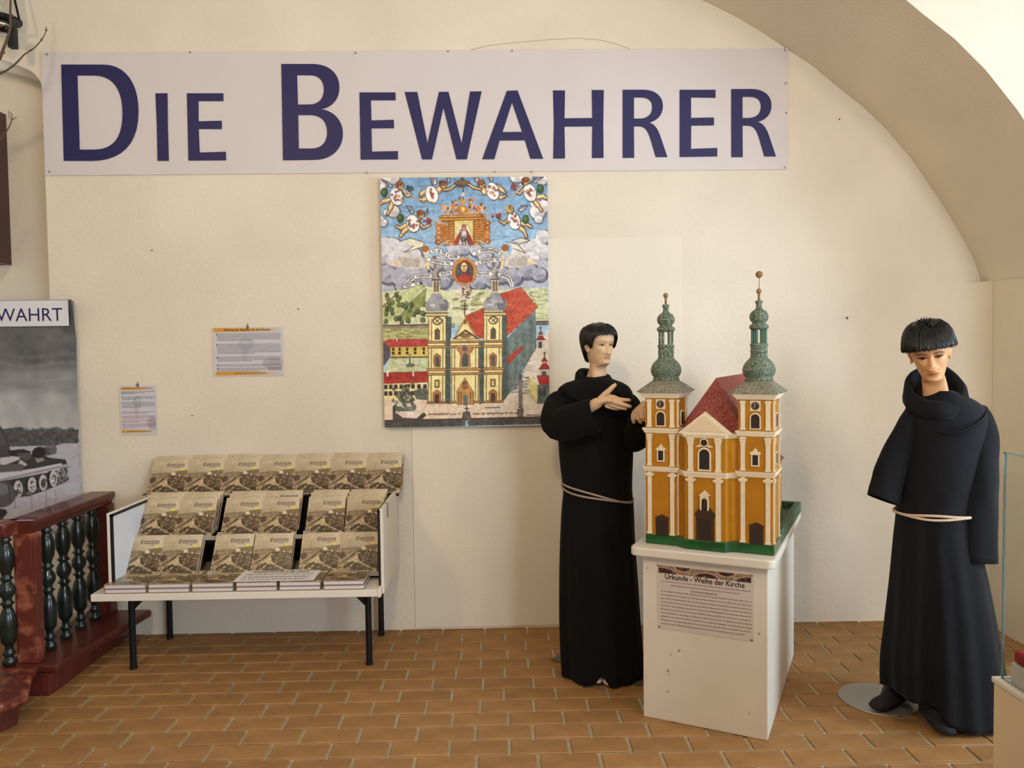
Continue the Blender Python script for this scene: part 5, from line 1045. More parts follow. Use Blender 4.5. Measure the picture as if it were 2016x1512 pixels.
def face_colour(P, base, lip, brow, strong, white):
    """flat make-up painted on the mannequin, from head coordinates"""
    x, y, z = P[:, 0], P[:, 1], P[:, 2]; col = np.tile(np.array(base, float), (len(P), 1)); front = np.clip((-y-.045)/.02, 0, 1)*(np.abs(x) < .062)*(z > 0)*(z < .22)
    def mixc(m, c): 
        nonlocal col; m = np.clip(m, 0, 1)*front; col = col*(1-m[:, None])+np.array(c, float)*m[:, None]
    ax_ = np.abs(x)
    mixc(.8*(1-np.clip(((ax_/.022)**2+((z-.0455)/.0085)**2-.7)/.5, 0, 1)), lip); mixc(.75*gs(z-.0458, .0016)*(ax_ < .024), [c*.45 for c in lip])
    bz = .1345+.005*np.sin((ax_-.012)/.04*math.pi)-np.clip(ax_-.04, 0, 1)*.35
    mixc(strong*(np.abs(z-bz) < .0038)*(ax_ > .012)*(ax_ < .052), brow)
    ez = .1168; ex = ax_-.031; lid = (ex/.0165)**2+((z-ez)/.0048)**2
    mixc((lid < 1)*.95, white); mixc(((ex/.0065)**2+((z-ez)/.006)**2 < 1)*1., (26, 18, 14)); mixc((np.abs(z-(ez+.0052-(ex/.0165)**2*.0045)) < .0019)*(np.abs(ex) < .019)*(.55+strong*.45), (34, 24, 18)); mixc((np.abs(z-(ez-.0050+(ex/.0165)**2*.004)) < .0013)*(np.abs(ex) < .017)*strong*.6, (70, 46, 34))
    mixc(.35*strong*gs(z-.1245, .004)*gs(ax_-.031, .014), (110, 70, 44))
    return col
def make_body(name, parent, extra, hm, base, lip, brow, strong, white, voxel=.0026):
    """joins head, chest, arms and hands to one continuous skin; hm places the head"""
    m = MB(); h = make_head(); m.add([hm@Vector(p) for p in h.v], h.f); extra(m)
    me = m.mesh('body_shape'); ob = bpy.data.objects.new('body_shape', me); COL.objects.link(ob)
    r = ob.modifiers.new('r', 'REMESH'); r.mode = 'VOXEL'; r.voxel_size = voxel
    s_ = ob.modifiers.new('s', 'SMOOTH'); s_.factor = .4; s_.iterations = 1
    me2 = bpy.data.meshes.new_from_object(ob.evaluated_get(bpy.context.evaluated_depsgraph_get())); bpy.data.objects.remove(ob)
    n = len(me2.vertices); co = np.zeros(n*3); me2.vertices.foreach_get('co', co); co = co.reshape(-1, 3); inv = np.array(hm.inverted())
    loc = co@inv[:3, :3].T+inv[:3, 3]; c = np.ones((n, 4), np.float32); c[:, :3] = lin(np.clip(face_colour(loc, base, lip, brow, strong, white), 0, 255))
    at = me2.color_attributes.new('Col', 'FLOAT_COLOR', 'POINT'); at.data.foreach_set('color', c.ravel()); me2.name = name
    return link(name, me2, SKIN, parent, smooth=True)
def make_hair(parent, hm, zb, grow, m, seed, spikes, flare=0., lift=0.):
    """wig: a grooved cap cut along zb(bearing) with locks laid over it"""
    g = random.Random(seed); n = 240; th = np.linspace(-math.pi, math.pi, n, endpoint=False); mb = MB(); K = 26; rings = []
    cut = np.array([zb(abs(t)) for t in th])+np.array([g.uniform(-.004, .003) for _ in th])
    gro = np.array([g.uniform(-1, 1) for _ in range(n)]); gro = .5*gro+.25*np.roll(gro, 1)+.25*np.roll(gro, -1)
    def pt(t, z, gr):
        x, y = head_points(np.array([z]), np.array([t]), gr); return (float(x[0]), float(y[0]))
    for k in range(K+1):
        s_ = k/K; ring = []
        for i, t in enumerate(th):
            z = .2335-(.2335-cut[i])*(s_**1.5); gr = grow*(.75+.25*math.sin(min(1, s_*1.4)*math.pi*.6))+.0022*gro[i]*min(1, s_*3)+flare*s_**3
            x, y = head_points(np.array([min(z, .233)]), np.array([t]), gr); zz = z+(lift+grow*.55)*(1-s_)**1.1
            ring.append((float(x[0]), float(y[0]), zz))
        rings.append(ring)
    # turn under at the cut
    for q in (.55, .02): rings.append([((p[0])*1., p[1], p[2]) if False else tuple(np.array([*pt(t, cut[i], grow*q+flare*q), cut[i]+.002*(1-q)])) for i, (t, p) in enumerate(zip(th, rings[-1]))])
    mb.loft(rings, True)
    for _ in range(420):                                     # locks
        t0 = g.uniform(-math.pi, math.pi); s0 = g.uniform(.12, .55); c = zb(abs(t0))+g.uniform(-.009, .004); pts = []; rr = []
        for k in range(5):
            u = k/4; tt = t0+g.gauss(0, .012)+.05*u*g.uniform(-1, 1); z0 = .2335-(.2335-c)*((s0+(1-s0)*u)**1.4); x, y = pt(tt, min(z0, .2325), grow*(.98+.08*g.random())+flare*u**3); pts.append((x, y, z0+(lift+grow*.55)*(1-(s0+(1-s0)*u))**1.1)); rr.append((.0022, .0032, .003, .0022, .0006)[k])
        mb.tube(pts, rr, 5)
    for _ in range(spikes):                                   # upstanding tufts at the crown
        a = g.uniform(0, 6.283); r0 = g.uniform(.0, .075 if spikes > 200 else .05); x, y = r0*math.cos(a), r0*math.sin(a)+.0; z = .2335+grow*.55+lift-.9*r0*r0/.08-.004; l = g.uniform(.012, .03)
        d = Vector((math.cos(a)*g.uniform(.3, 1.4), math.sin(a)*g.uniform(.3, 1.4)-.2, g.uniform(.2, .8))).normalized()
        mb.tube([(x, y, z), Vector((x, y, z))+d*l*.5, Vector((x, y, z))+d*l+Vector((0, 0, -.004))], [.003, .0022, .0004], 5)
    o = mb.build('hair', m, parent, smooth=True)
    o.data.transform(hm); return o
def make_robe(parent, rows, y0, deps, pleats, hem, m, n=160, K=70, lean=0.):
    """habit: measured half widths, folded below the belt"""
    vs = [r[0] for r in rows]; Zs, Cs, Ws = [], [], []
    for v, a, b in rows:
        pa, pb = at_y(a, v, y0), at_y(b, v, y0); Zs.append((pa.z+pb.z)/2); Cs.append((pa.x+pb.x)/2); Ws.append((pb.x-pa.x)/2)
    Zs, Cs, Ws = map(np.array, (Zs, Cs, Ws)); zq = np.linspace(Zs[0], Zs[-1], K); cq = curve_interp(Zs, Cs, zq); wq = curve_interp(Zs, Ws, zq); dq = curve_interp([d[0] for d in deps], [d[1] for d in deps], zq); yq = np.interp(-zq, [-d[0] for d in deps], [d[2] for d in deps])
    th = np.linspace(0, 2*math.pi, n, endpoint=False); rings = []
    for k, z in enumerate(zq):
        s_ = k/(K-1); p = np.zeros(n)
        for kk, ph, am, zt in pleats:                       # fold number, phase, depth, height where it fades
            f_ = np.clip((zt-z)/max(zt, .01), 0, 1)**.7 if zt > 0 else np.clip((z+zt)/.4, 0, 1)
            p += am*f_*(np.cos(kk*th+ph+.5*s_*math.sin(kk))*.6+.4*np.cos((kk+1.5)*th*1.0+ph*2+s_))
        p = np.clip(p, -.2, .2)
        hz = np.array([hem(t) for t in th]); zz = z+(hz-Zs[-1])*np.clip((s_-.55)/.45, 0, 1)**1.5
        X = cq[k]+wq[k]*np.cos(th)*(1+p*.55); Y = yq[k]+dq[k]*np.sin(th)*(1+p)
        rings.append([(a, b, c) for a, b, c in zip(X, Y, zz)])
    last = rings[-1]; cx, cy = cq[-1], yq[-1]
    rings.append([(cx+(a-cx)*.975, cy+(b-cy)*.975, c+.004) for a, b, c in last]); rings.append([(cx+(a-cx)*.95, cy+(b-cy)*.95, c+.12) for a, b, c in last])
    return MB().loft(rings, True).build('habit', m, parent, smooth=True)
def make_sleeve(parent, pts, rr, m, ell=None, n=40, seed=1, inner=.05, slant=None, fixed=False):
    g = random.Random(seed); P = [Vector(p) for p in pts]; K = 30; ts = np.linspace(0, 1, K); tk = np.linspace(0, 1, len(P))
    X = np.stack([curve_interp(tk, [p[j] for p in P], ts) for j in range(3)], -1); RR = curve_interp(tk, rr, ts); EE = curve_interp(tk, ell or [1]*len(P), ts)
    mb = MB(); V = []; up = None; rings = []; ph = [g.uniform(0, 6) for _ in range(4)]
    for k in range(K):
        t = Vector(X[min(k+1, K-1)]-X[max(k-1, 0)]).normalized()
        if up is None: up = Vector((0, 1, 0)) if abs(t.y) < .8 else Vector((0, 0, 1))
        a = t.cross(up).normalized(); b = a.cross(t).normalized(); up = up if fixed else b; ring = []
        for i in range(n):
            q = 2*math.pi*i/n; w = 1+.035*math.sin(3*q+ph[0]+k*.22)+.02*math.sin(5*q+ph[1]-k*.35)+.02*math.sin(k*.9+ph[2]+2*q)*(1-k/K*.5)
            ring.append(Vector(X[k])+a*RR[k]*w*math.cos(q)+b*RR[k]*EE[k]*w*math.sin(q)+(t*slant*math.sin(q)*(k/(K-1))**3 if slant else Vector()))
        rings.append(ring)
    c = Vector(X[-1]); d = Vector(X[-1]-X[-4]).normalized()
    rings.append([c+(p-c)*.96 for p in rings[K-1]]); rings.append([c+(p-c)*.93-d*inner for p in rings[K-1]])
    return mb.loft([[tuple(p) for p in r] for r in rings], True, True).build('sleeve', m, parent, smooth=True)
def make_cape(parent, c, ang, rx, ry, zf, zside, m, n=120, top=0., seed=1, dip=0., ey=.62):
    """shoulder cape: c is the neck centre; zf/zside hem heights in front and at the shoulders"""
    th = np.linspace(0, 2*math.pi, n, endpoint=False); rings = []; ca, sa = math.cos(ang), math.sin(ang)
    for k in range(17):
        s_ = k/16; ring = []
        for t in th:
            side = math.cos(t)**2; hz = zside*side+zf*(1-side); r = .06+(1-.06)*s_
            x = (.055+(rx-.055)*s_**.8)*math.cos(t)*(1+.012*math.sin(7*t)*s_); y = (.055+(ry-.055)*s_**ey)*math.sin(t)*(1+.02*math.sin(5*t+1)*s_)
            drop = (s_**(1.15 if side > .5 else 1.45)); z = c[2]-dip*(1-side)*(1-s_)+(hz-c[2])*drop
            ring.append((c[0]+x*ca-y*sa, c[1]+x*sa+y*ca, z))
        rings.append(ring)
    L = rings[-1]; rings.append([(c[0]+(p[0]-c[0])*.985, c[1]+(p[1]-c[1])*.985, p[2]-.002) for p in L]); rings.append([(c[0]+(p[0]-c[0])*.965, c[1]+(p[1]-c[1])*.965, p[2]+.02) for p in L])
    return MB().loft(rings).build('shoulder_cape', m, parent, smooth=True)
def make_cowl(parent, c, prof, m, n=96, ph=0.):
    """rolled hood: prof(t) -> (inner radius, outer radius, top height, foot height, dx, dy) by bearing t"""
    th = np.linspace(0, 2*math.pi, n, endpoint=False); rows = [[] for _ in range(9)]
    for t in th:
        ri, ro, zt, zf, dx, dy = prof(t); rm = (ri+ro)/2; w = 1+.02*math.sin(6*t+ph)
        for k, (r, z) in enumerate(((ri*.93, zf-.01), (ri, (zt+zf)/2), (ri*1.02, zt-.012), (rm*.97, zt), (rm*1.03, zt-.002), (ro*.96, zt-.016), (ro*w, (zt+zf)/2), (ro*1.04*w, zf+.006), (ro*1.0, zf-.018))): rows[k].append((c[0]+dx+r*math.cos(t), c[1]+dy+r*math.sin(t), z))
    return MB().loft(rows).build('hood', m, parent, smooth=True)
def belt(parent, rings_, m, r):
    b = MB()
    for P in rings_: b.tube([Vector(p) for p in P]+[Vector(P[0]), Vector(P[1])], r, 8, cap=False)
    return b.build('cord_belt', m, parent, smooth=True)

# ------------------------------------------------------------------ friar by the church model
f1 = empty('friar_mannequin', (.485, 3.79, 0), label='mannequin in black habit gesturing with open hand beside the church model', cat='mannequin')
F1 = Vector(f1.location)
def to_local(root):
    for o in root.children:
        if o.type == 'MESH' and o.data.users == 1: o.data.transform(Matrix.Translation(-Vector(root.location)))
Y1 = 3.8
rows1 = [(745, 1140, 1202), (752, 1116, 1222), (760, 1103, 1236), (775, 1094, 1245), (805, 1095, 1247), (850, 1098, 1246), (900, 1101, 1245), (945, 1106, 1243), (968, 1108, 1243), (990, 1106, 1245), (1050, 1103, 1247), (1150, 1101, 1253), (1250, 1102, 1259), (1316, 1106, 1265)]
def hem1(t):
    c = math.cos(t); s_ = math.sin(t); z = .012
    if s_ < 0: z += .05*math.exp(-((c+.14)/.13)**2)
    return z
make_robe(f1, rows1, Y1, [(1.48, .06, 3.80), (1.44, .095, 3.80), (1.38, .115, 3.795), (1.2, .135, 3.79), (.93, .135, 3.785), (.86, .14, 3.785), (.5, .175, 3.785), (.02, .20, 3.78)], [(9, .4, .075, 1.0), (14, 1.9, .05, .95), (5, 2.2, .03, 1.3), (23, .3, .012, .9)], hem1, ROBE1)
nk = at_y(1170, 740, 3.78)
hm1 = Matrix.Translation(at_y(1197, 718, 3.755)+Vector((-.045, .0, -.002)))@Matrix.Rotation(R(28), 4, 'Z')@Matrix.Rotation(R(1), 4, 'X')@Matrix.Scale(.845, 4)
pv = lambda u, v, y: at_y(u, v, y)
def body1(m):
    m.ellipsoid((.478, 3.79, 1.28), .13, .08, .14, 28, 16); m.tube([(.48, 3.79, 1.36), pv(1172, 742, 3.785), pv(1176, 726, 3.782)], [.055, .044, .038], 20)
    # right arm (raised hand)
    W = pv(1176, 793.5, 3.555)
    m.capsule([(.40, 3.80, 1.33), pv(1104, 832, 3.70), pv(1112, 828, 3.66), pv(1140, 812, 3.60), W], [.04, .036, .034, .031, .026], 16)
    pc = [W, pv(1185, 789, 3.552), pv(1195, 787, 3.55), pv(1203, 789, 3.548)]
    m.tube([pv(1172, 794, 3.556)]+pc+[pv(1206, 790, 3.548)], [.024, .028, .034, .0365, .034, .024], 20, ell=[.75, .62, .5, .45, .42, .4])
    F = lambda P, r: m.capsule([pv(*p) for p in P], r, 12)
    F([(1198, 780.5, 3.55), (1209, 782.5, 3.54), (1219, 786.5, 3.535), (1229, 787.3, 3.532), (1239, 787.8, 3.53)], [.0125, .0115, .0105, .0095, .008])
    F([(1199, 788, 3.55), (1212, 792, 3.53), (1224, 795.5, 3.52), (1233, 798, 3.515), (1240.5, 800.3, 3.512)], [.0125, .0115, .0105, .0095, .008])
    F([(1197, 794.5, 3.552), (1208, 798, 3.545), (1218, 801.5, 3.54), (1225, 803.2, 3.538), (1232, 804.6, 3.537)], [.0125, .011, .010, .009, .0075])
    F([(1194, 799, 3.556), (1204, 802.5, 3.558), (1212, 804.3, 3.56), (1219, 805, 3.562)], [.011, .0095, .0085, .007])
    F([(1180, 788, 3.552), (1190, 777, 3.54), (1199, 769, 3.532), (1205, 763, 3.53), (1210.5, 757.8, 3.53)], [.016, .0145, .0125, .0115, .009])
    m.ellipsoid(pv(1187, 784, 3.545), .024, .014, .019)
    # left arm, hand lowered to the model
    W2 = pv(1269, 799, 3.60)
    m.capsule([(.57, 3.80, 1.33), pv(1254, 862, 3.78), pv(1262, 835, 3.70), W2], [.04, .036, .032, .026], 16)
    m.tube([pv(1271, 795, 3.61), W2, pv(1263, 806, 3.585), pv(1258, 812, 3.575), pv(1256, 815, 3.572)], [.022, .027, .033, .034, .022], 20, ell=[.7, .6, .5, .45, .4])
    F([(1249, 811, 3.575), (1246.5, 818, 3.558), (1246.5, 825, 3.553), (1248, 831, 3.56)], [.0115, .0115, .0105, .009])
    F([(1255, 811, 3.57), (1254, 817.5, 3.55), (1257, 825, 3.542), (1261, 831, 3.55)], [.012, .012, .011, .0095])
    F([(1261, 808.5, 3.57), (1262.5, 815, 3.55), (1266, 822, 3.542), (1270.5, 828, 3.55)], [.012, .012, .011, .0095])
    F([(1267, 804.5, 3.575), (1270, 811, 3.556), (1274, 818, 3.55), (1278, 823, 3.558)], [.012, .0115, .0105, .009])
    F([(1271, 800, 3.59), (1277, 806, 3.58), (1282, 812, 3.575)], [.013, .0115, .009])
make_body('body', f1, body1, hm1, (214, 178, 140), (196, 150, 124), (150, 116, 84), .35, (126, 98, 74))
def zb1(a):
    a = math.degrees(a); return float(np.interp(a, [0, 30, 48, 58, 66, 74, 82, 96, 112, 130, 150, 180], [.181, .178, .170, .150, .118, .098, .128, .120, .062, .038, .024, .018]))
make_hair(f1, hm1, zb1, .020, HAIR1, 4, 26, lift=.0)
make_sleeve(f1, [pv(1116, 776, 3.80), pv(1099, 796, 3.77), pv(1100, 832, 3.67), pv(1132, 829, 3.59), pv(1172, 818, 3.55)], [.032, .066, .080, .083, .080], ROBE1, ell=[.9, .85, .75, .68, .6], seed=3, inner=.09, fixed=True)
make_sleeve(f1, [pv(1224, 778, 3.80), pv(1243, 803, 3.79), pv(1251, 866, 3.74), pv(1256, 850, 3.66), pv(1263, 818, 3.60)], [.030, .055, .062, .064, .052], ROBE1, ell=[.9, .85, .85, .8, .8], seed=5)
make_cape(f1, (nk.x, 3.785, nk.z-.004), R(3), .168, .150, at_y(1150, 800, 3.65).z, at_y(1150, 766, 3.8).z, ROBE1, top=.0)
def cow1(t):
    b = (1+math.sin(t))/2; l = (1-math.cos(t))/2        # b: towards the nape, l: towards his right side
    return .058+.004*b, .078+.022*b+.012*l*b, nk.z-.004+.012*b+.044*b*l+.006*math.cos(t)*(1-b), nk.z-.036-.004*(1-b), .002, .012+.006*b
make_cowl(f1, (nk.x, 3.775, 0), cow1, ROBE1)
def loop1(dz, tilt, ph, ry=.151):
    out = []
    c0_ = at_y(1175.5, 968, Y1)
    for k in range(48):
        a = 2*math.pi*k/48; x = .176*math.cos(a); out.append((c0_.x+x, 3.785+ry*math.sin(a), c0_.z+dz-tilt*x+.006*math.sin(a*2+ph)+.004*math.sin(3*a)))
    return out
belt(f1, [loop1(.004, .24, .5), loop1(-.008, .2, 2.4)], CORD1, .0052)
a_, b_ = at_z(1085, 1300, 0), at_z(1261, 1352, 0); e_ = (b_-a_).normalized(); p_ = Vector((-e_.y, e_.x, 0))
sl = MB().slab([(q.x, q.y) for q in (a_, b_, b_+p_*.33, a_+p_*.33)], .0005, .008).build('base_plate', mat('tinted_plate', (92, 84, 66), .12, spec=.6), f1)
for x, y, rz in ((.452, 3.655, .12), (.505, 3.63, -.05)):
    MB().ellipsoid((x, y+.02, .03), .03, .075, .024, 18, 10, Euler((0, 0, rz))).build('foot', mat('plaster_foot', (206, 186, 170), .5), f1, smooth=True)
to_local(f1)

# ------------------------------------------------------------------ bowed friar at the right
f2 = empty('friar_mannequin', (1.86, 3.29, 0), label='mannequin in black habit with bowed head and hanging sleeves by the glass case', cat='mannequin')
Y2 = 3.28
rows2 = [(768, 1820, 1864), (780, 1806, 1896), (793, 1797, 1920), (808, 1789, 1933), (850, 1781, 1938), (900, 1776, 1934), (950, 1771, 1926), (1005, 1769, 1915), (1050, 1765, 1918), (1150, 1757, 1936), (1250, 1748, 1953), (1330, 1741, 1965), (1395, 1741, 1971)]
def hem2(t):
    d = math.degrees(t) % 360                                # 180 left, 270 front, 0 right
    return float(np.interp(d, [0, 60, 120, 170, 190, 215, 238, 246, 265, 300, 330, 360], [.03, .06, .1, .13, .14, .125, .115, .05, .02, .012, .02, .03]))
make_robe(f2, rows2, Y2, [(1.46, .07, 3.28), (1.4, .11, 3.28), (1.3, .135, 3.28), (1.15, .14, 3.28), (.9, .135, 3.275), (.8, .145, 3.275), (.4, .185, 3.265), (.01, .20, 3.25)], [(8, 1.2, .085, 1.0), (13, .5, .06, .95), (5, .7, .035, 1.3), (21, 2.3, .012, .9)], hem2, ROBE2)
nk2 = at_y(1845, 772, 3.27)
hm2 = Matrix.Translation(at_y(1836, 755, 3.16)+Vector((.036, .058, .024)))@Matrix.Rotation(R(-29), 4, 'Z')@Matrix.Rotation(R(-8), 4, 'Y')@Matrix.Rotation(R(18), 4, 'X')@Matrix.Scale(.97, 4)
def body2(m):
    m.ellipsoid((1.885, 3.29, 1.22), .12, .07, .13, 28, 16); m.tube([(1.885, 3.30, 1.33), pv(1846, 776, 3.275), pv(1843, 757, 3.262), pv(1841, 740, 3.25)], [.055, .046, .042, .036], 20)
    m.capsule([pv(1828, 840, 3.28), pv(1785, 890, 3.27), pv(1762, 930, 3.262)], [.036, .032, .028], 14); m.capsule([pv(1895, 845, 3.28), pv(1925, 900, 3.22), pv(1928, 960, 3.2), pv(1926, 1030, 3.18)], [.036, .032, .03, .028], 14)
make_body('body', f2, body2, hm2, (214, 160, 112), (188, 120, 84), (112, 66, 36), .9, (120, 92, 72))
def zb2(a):
    a = math.degrees(a); return float(np.interp(a, [0, 25, 50, 70, 90, 110, 140, 180], [.166, .164, .157, .150, .144, .128, .095, .08]))
make_hair(f2, hm2, zb2, .021, HAIR2, 8, 420, flare=.010, lift=.012)
make_sleeve(f2, [pv(1812, 806, 3.285), pv(1788, 850, 3.28), pv(1762, 905, 3.27), pv(1748, 950, 3.26), pv(1737, 984, 3.25)], [.055, .060, .066, .070, .073], ROBE2, ell=[.9, .8, .7, .6, .5], seed=7, inner=.06, slant=0.0)
make_sleeve(f2, [pv(1912, 806, 3.28), pv(1925, 850, 3.24), pv(1927, 930, 3.2), pv(1926, 1010, 3.18), pv(1924, 1106, 3.165)], [.060, .077, .078, .077, .077], ROBE2, ell=[.9, .85, .8, .75, .7], seed=9, inner=.12)
make_cape(f2, (nk2.x+.046, 3.285, nk2.z-.022), R(-20), .158, .165, at_y(1845, 858, 3.12).z, at_y(1940, 812, 3.28).z, ROBE2, dip=.05, ey=.85)
def cow2(t):
    d = (math.degrees(t)+360) % 360                          # 0 right, 90 nape, 180 left, 270 front
    top = float(np.interp(d, [0, 40, 90, 130, 180, 225, 270, 315, 360], [.062, .112, .112, .082, .006, -.030, -.036, .004, .062]))
    ri = float(np.interp(d, [0, 90, 180, 270, 360], [.078, .085, .086, .086, .078])); ro = float(np.interp(d, [0, 90, 180, 270, 360], [.118, .122, .125, .122, .118]))
    return ri, ro, nk2.z+top, nk2.z+min(-.03, top-.056), float(.004*math.cos(t)), .0
make_cowl(f2, (nk2.x-.004, 3.272, 0), cow2, ROBE2, ph=1)
def loop2(dz, ph):
    c0_ = at_y(1842, 1007, Y2); return [(c0_.x+.171*math.cos(a), 3.275+.146*math.sin(a), c0_.z+dz+.009*math.sin(a*1+ph)+.003*math.sin(4*a+ph)) for a in np.linspace(0, 2*math.pi, 48, endpoint=False)]
belt(f2, [loop2(.003, .6), loop2(-.002, 3.4)], CORD2, .0055)
SOCK = mat('charcoal_sock', (34, 34, 40), .95, var=.2, vscale=60, bump=.3, bscale=300)
def foot(root, toe, heel, ankle, lift=0.):
    toe, heel, ankle = Vector(toe), Vector(heel), Vector(ankle); d = (toe-heel).normalized()
    m = MB(); m.tube([heel-d*.012, heel, heel.lerp(toe, .3), heel.lerp(toe, .6), heel.lerp(toe, .85), toe, toe+d*.012], [.015, .032, .036, .040, .042, .032, .012], 20, ell=[.8, 1.05, .95, .75, .55, .48, .4])
    m.tube([heel+d*.03+Vector((0, 0, .01)), ankle, ankle+Vector((0, 0, .1)), ankle+Vector((0, 0, .3))], [.042, .036, .034, .045], 18); m.capsule([heel.lerp(toe, .25)+Vector((0, 0, .04)), heel.lerp(toe, .65)+Vector((0, 0, .012))], [.034, .026], 14)
    me = m.mesh('sock'); ob = bpy.data.objects.new('x', me); COL.objects.link(ob); r = ob.modifiers.new('r', 'REMESH'); r.mode = 'VOXEL'; r.voxel_size = .004; s_ = ob.modifiers.new('s', 'SMOOTH'); s_.factor = .5; s_.iterations = 4
    me2 = bpy.data.meshes.new_from_object(ob.evaluated_get(bpy.context.evaluated_depsgraph_get())); bpy.data.objects.remove(ob); return link('sock', me2, SOCK, root, smooth=True)
t_ = at_z(1722, 1392, .03); h_ = at_z(1793, 1366, .045); foot(f2, (t_.x, t_.y, .032), (h_.x, h_.y+.02, .05), (h_.x-.01, h_.y+.025, .13))
t_ = at_z(1868, 1440, .035); foot(f2, (t_.x, t_.y, .032), (t_.x+.01, t_.y+.19, .05), (t_.x+.01, t_.y+.17, .13))
pc_ = at_z(1735, 1379, 0)
MB().lathe([(.165, .0008), (.168, .003), (.166, .006), (.05, .009), (.002, .009)], 48, (1.712, 3.425)).build('base_disc', mat('brushed_base', (150, 148, 142), .35, metal=.35), f2, smooth=False)
MB().tube([(1.735, 3.43, .008), (1.745, 3.40, .10), (1.76, 3.36, .34)], .011, 10).build('stand_rod', PIN, f2, smooth=True)
to_local(f2)
# ================================================================== glass display case at the right edge
gc = at_z(1979, 1337, .76)
case = empty('display_case', (gc.x-.006, gc.y+.006, 0), label='glass display case on a white cabinet at the right edge', cat='display case')
CG = mat('case_glass', (250, 253, 251), .02, trans=1, ior=1.15, spec=.3); CE = mat('glass_edge', (150, 186, 180), .1, trans=.5)
CWd, CDp = .9, .75; zt = at_y(1984, 894, gc.y).z
MB().box(-.012, CWd, -CDp, .012, 0, .745).build('cabinet', mat('case_cream', (226, 204, 166), .5), case, bevel=.003)
MB().box(-.016, CWd, -CDp, .016, .745, .76).build('top_board', mat('case_white', (224, 216, 204), .45), case, bevel=.003)
for bx in ((0, .004, -CDp, 0, .76, zt), (.004, CWd, -.004, 0, .76, zt)): MB().box(*bx).build('glass_pane', CG, case)
MB().box(0, CWd, -CDp, 0, zt, zt+.005).build('glass_top', CG, case)
for bx in ((-.0006, .0046, -.0046, .0006, .76, zt+.005), (-.0006, .0046, -CDp, 0, zt+.0002, zt+.0056)): MB().box(*bx).build('glass_edge', CE, case)
bxp = empty('exhibit_box', (gc.x+.040, gc.y-.075, .761), label='cream box with a red padded lid inside the glass case', cat='box')
MB().box(-.035, .25, -.3, .06, 0, .05).build('box', mat('case_white', (224, 216, 204), .45), bxp, bevel=.002)
MB().box(-.032, .25, -.3, .057, .051, .082).build('padded_lid', mat('crimson_cloth', (160, 26, 42), .8, bump=.2, bscale=300), bxp, bevel=.008)
# ================================================================== lantern and bare branch at the upper left
IRON = mat('black_iron', (26, 22, 20), .45, metal=.6)
YL = 4.24
p0 = at_y(2, 39, YL); ln = empty('lantern', (p0.x, YL, p0.z), label='black iron lantern with glass chimney hanging at the upper left', cat='lantern')
rb = abs(at_y(38, 39, YL).x-p0.x)
MB().lathe([(rb*.55, -.004), (rb*1.02, -.006), (rb*1.03, .004), (rb*.55, .006)], 24).build('base_ring', IRON, ln)
for k in range(4): a = k*math.pi/2; MB().tube([(rb*math.cos(a), rb*math.sin(a), 0), (rb*.62*math.cos(a), rb*.62*math.sin(a), .19)], .006, 8).build('frame_bar', IRON, ln)
MB().lathe([(.02, .19), (rb*.75, .19), (rb*.5, .235), (.02, .27), (.012, .30)], 20).build('roof', IRON, ln)
MB().lathe([(rb*.42, .008), (rb*.5, .06), (rb*.46, .13), (rb*.36, .188)], 20).build('glass_chimney', mat('lantern_glass', (226, 228, 220), .08, trans=.85, ior=1.3), ln, smooth=True)
MB().lathe([(.018, -.045), (.038, -.04), (.040, -.012), (.02, -.006)], 16).build('burner', mat('tin', (196, 190, 180), .25, metal=.9), ln, smooth=True)
hb = at_y(25, 75, YL)-p0
MB().box(hb.x-.019, hb.x+.019, -.02, .02, hb.z-.055, hb.z+.055).build('handle', mat('black_grip', (18, 18, 22), .5), ln, bevel=.005)
MB().tube([(-.03, 0, -.05), (hb.x, 0, hb.z+.03)], .014, 8).build('arm', IRON, ln)
MB().tube([(-.0, 0, .29), (0, .06, .33), (0, WALL-YL+.005, .33)], .007, 8).build('wall_bracket', IRON, ln)
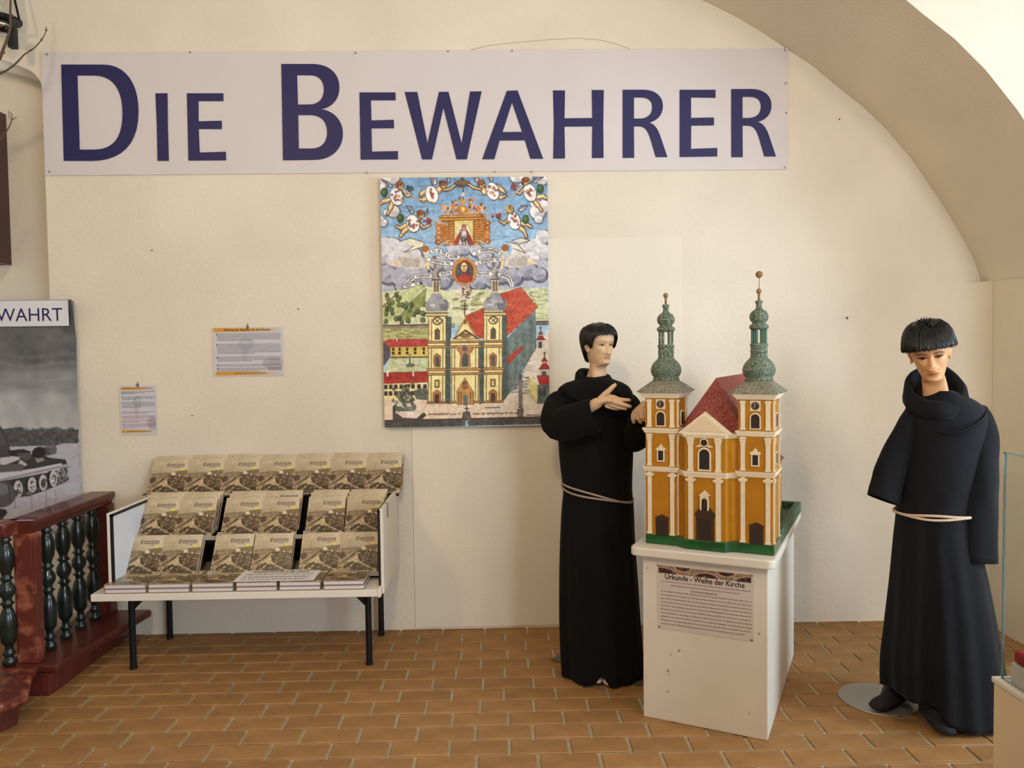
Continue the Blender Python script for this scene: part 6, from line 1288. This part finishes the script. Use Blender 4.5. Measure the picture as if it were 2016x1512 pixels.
TW_ = mat('twig_bark', (96, 78, 58), .85, var=.2, vscale=40)
br = empty('bare_branch', (-3.12, 4.13, 0), label='thin leafless branch reaching in at the upper left', cat='branch')
bo = Vector(br.location)
def twig(par, L, y, r0, r1, name='twig'):
    P = [at_y(u, v, y)-bo for u, v in L]; n = len(P); return MB().tube(P, [r0+(r1-r0)*k/(n-1) for k in range(n)], 6).build(name, TW_, par, smooth=True)
st = MB().tube([(0, 0, 0), (.03, .01, .8), (-.02, .0, 1.6), (.02, .01, 2.4), (.03, 0, 3.0), (.06, .02, 3.45)], [.03, .028, .024, .02, .014, .006], 8).build('stem', TW_, br, smooth=True)
def b_twig(a_, L, y, r0, r1):
    P = [Vector(a_)]+[at_y(u, v, y)-bo for u, v in L]; n = len(P); return MB().tube(P, [r0+(r1-r0)*k/(n-1) for k in range(n)], 6).build('twig', TW_, br, smooth=True)
t1_ = b_twig((.02, 0, 2.75), [(-40, 160), (0, 145), (14, 138), (27, 129), (40, 116), (47, 108), (58, 101), (67, 95), (80, 81), (87, 70), (91, 60), (91, 52)], 4.12, .006, .0015)
for u, v in ((82, 78), (60, 99), (91, 59)): MB().ellipsoid(at_y(u, v, 4.12)-bo, .006, .006, .006, 8, 6).build('bud', TW_, t1_)
t2_ = b_twig((.03, 0, 2.9), [(-20, 130), (0, 115), (6, 98), (12, 83), (17, 68), (21, 50), (20, 30), (21, 0), (22, -30)], 4.0, .009, .004)
for u, v in ((7, 103), (3, 106), (24, 31)): MB().ellipsoid(at_y(u, v, 4.0)-bo, .008, .007, .007, 8, 6).build('bud', TW_, t2_)
t3_ = b_twig((.0, 0, 2.2), [(-30, 310), (0, 275), (12, 260), (20, 246), (24, 234), (23, 226), (20, 220)], 4.1, .005, .0015)
for L in ([(24, 236), (29, 233), (33, 230)], [(24, 236), (19, 232), (17, 224), (17, 217)]): MB().tube([at_y(u, v, 4.1)-bo for u, v in L], [.002, .0018, .0014, .001][:len(L)], 5).build('twig_tip', TW_, t3_)
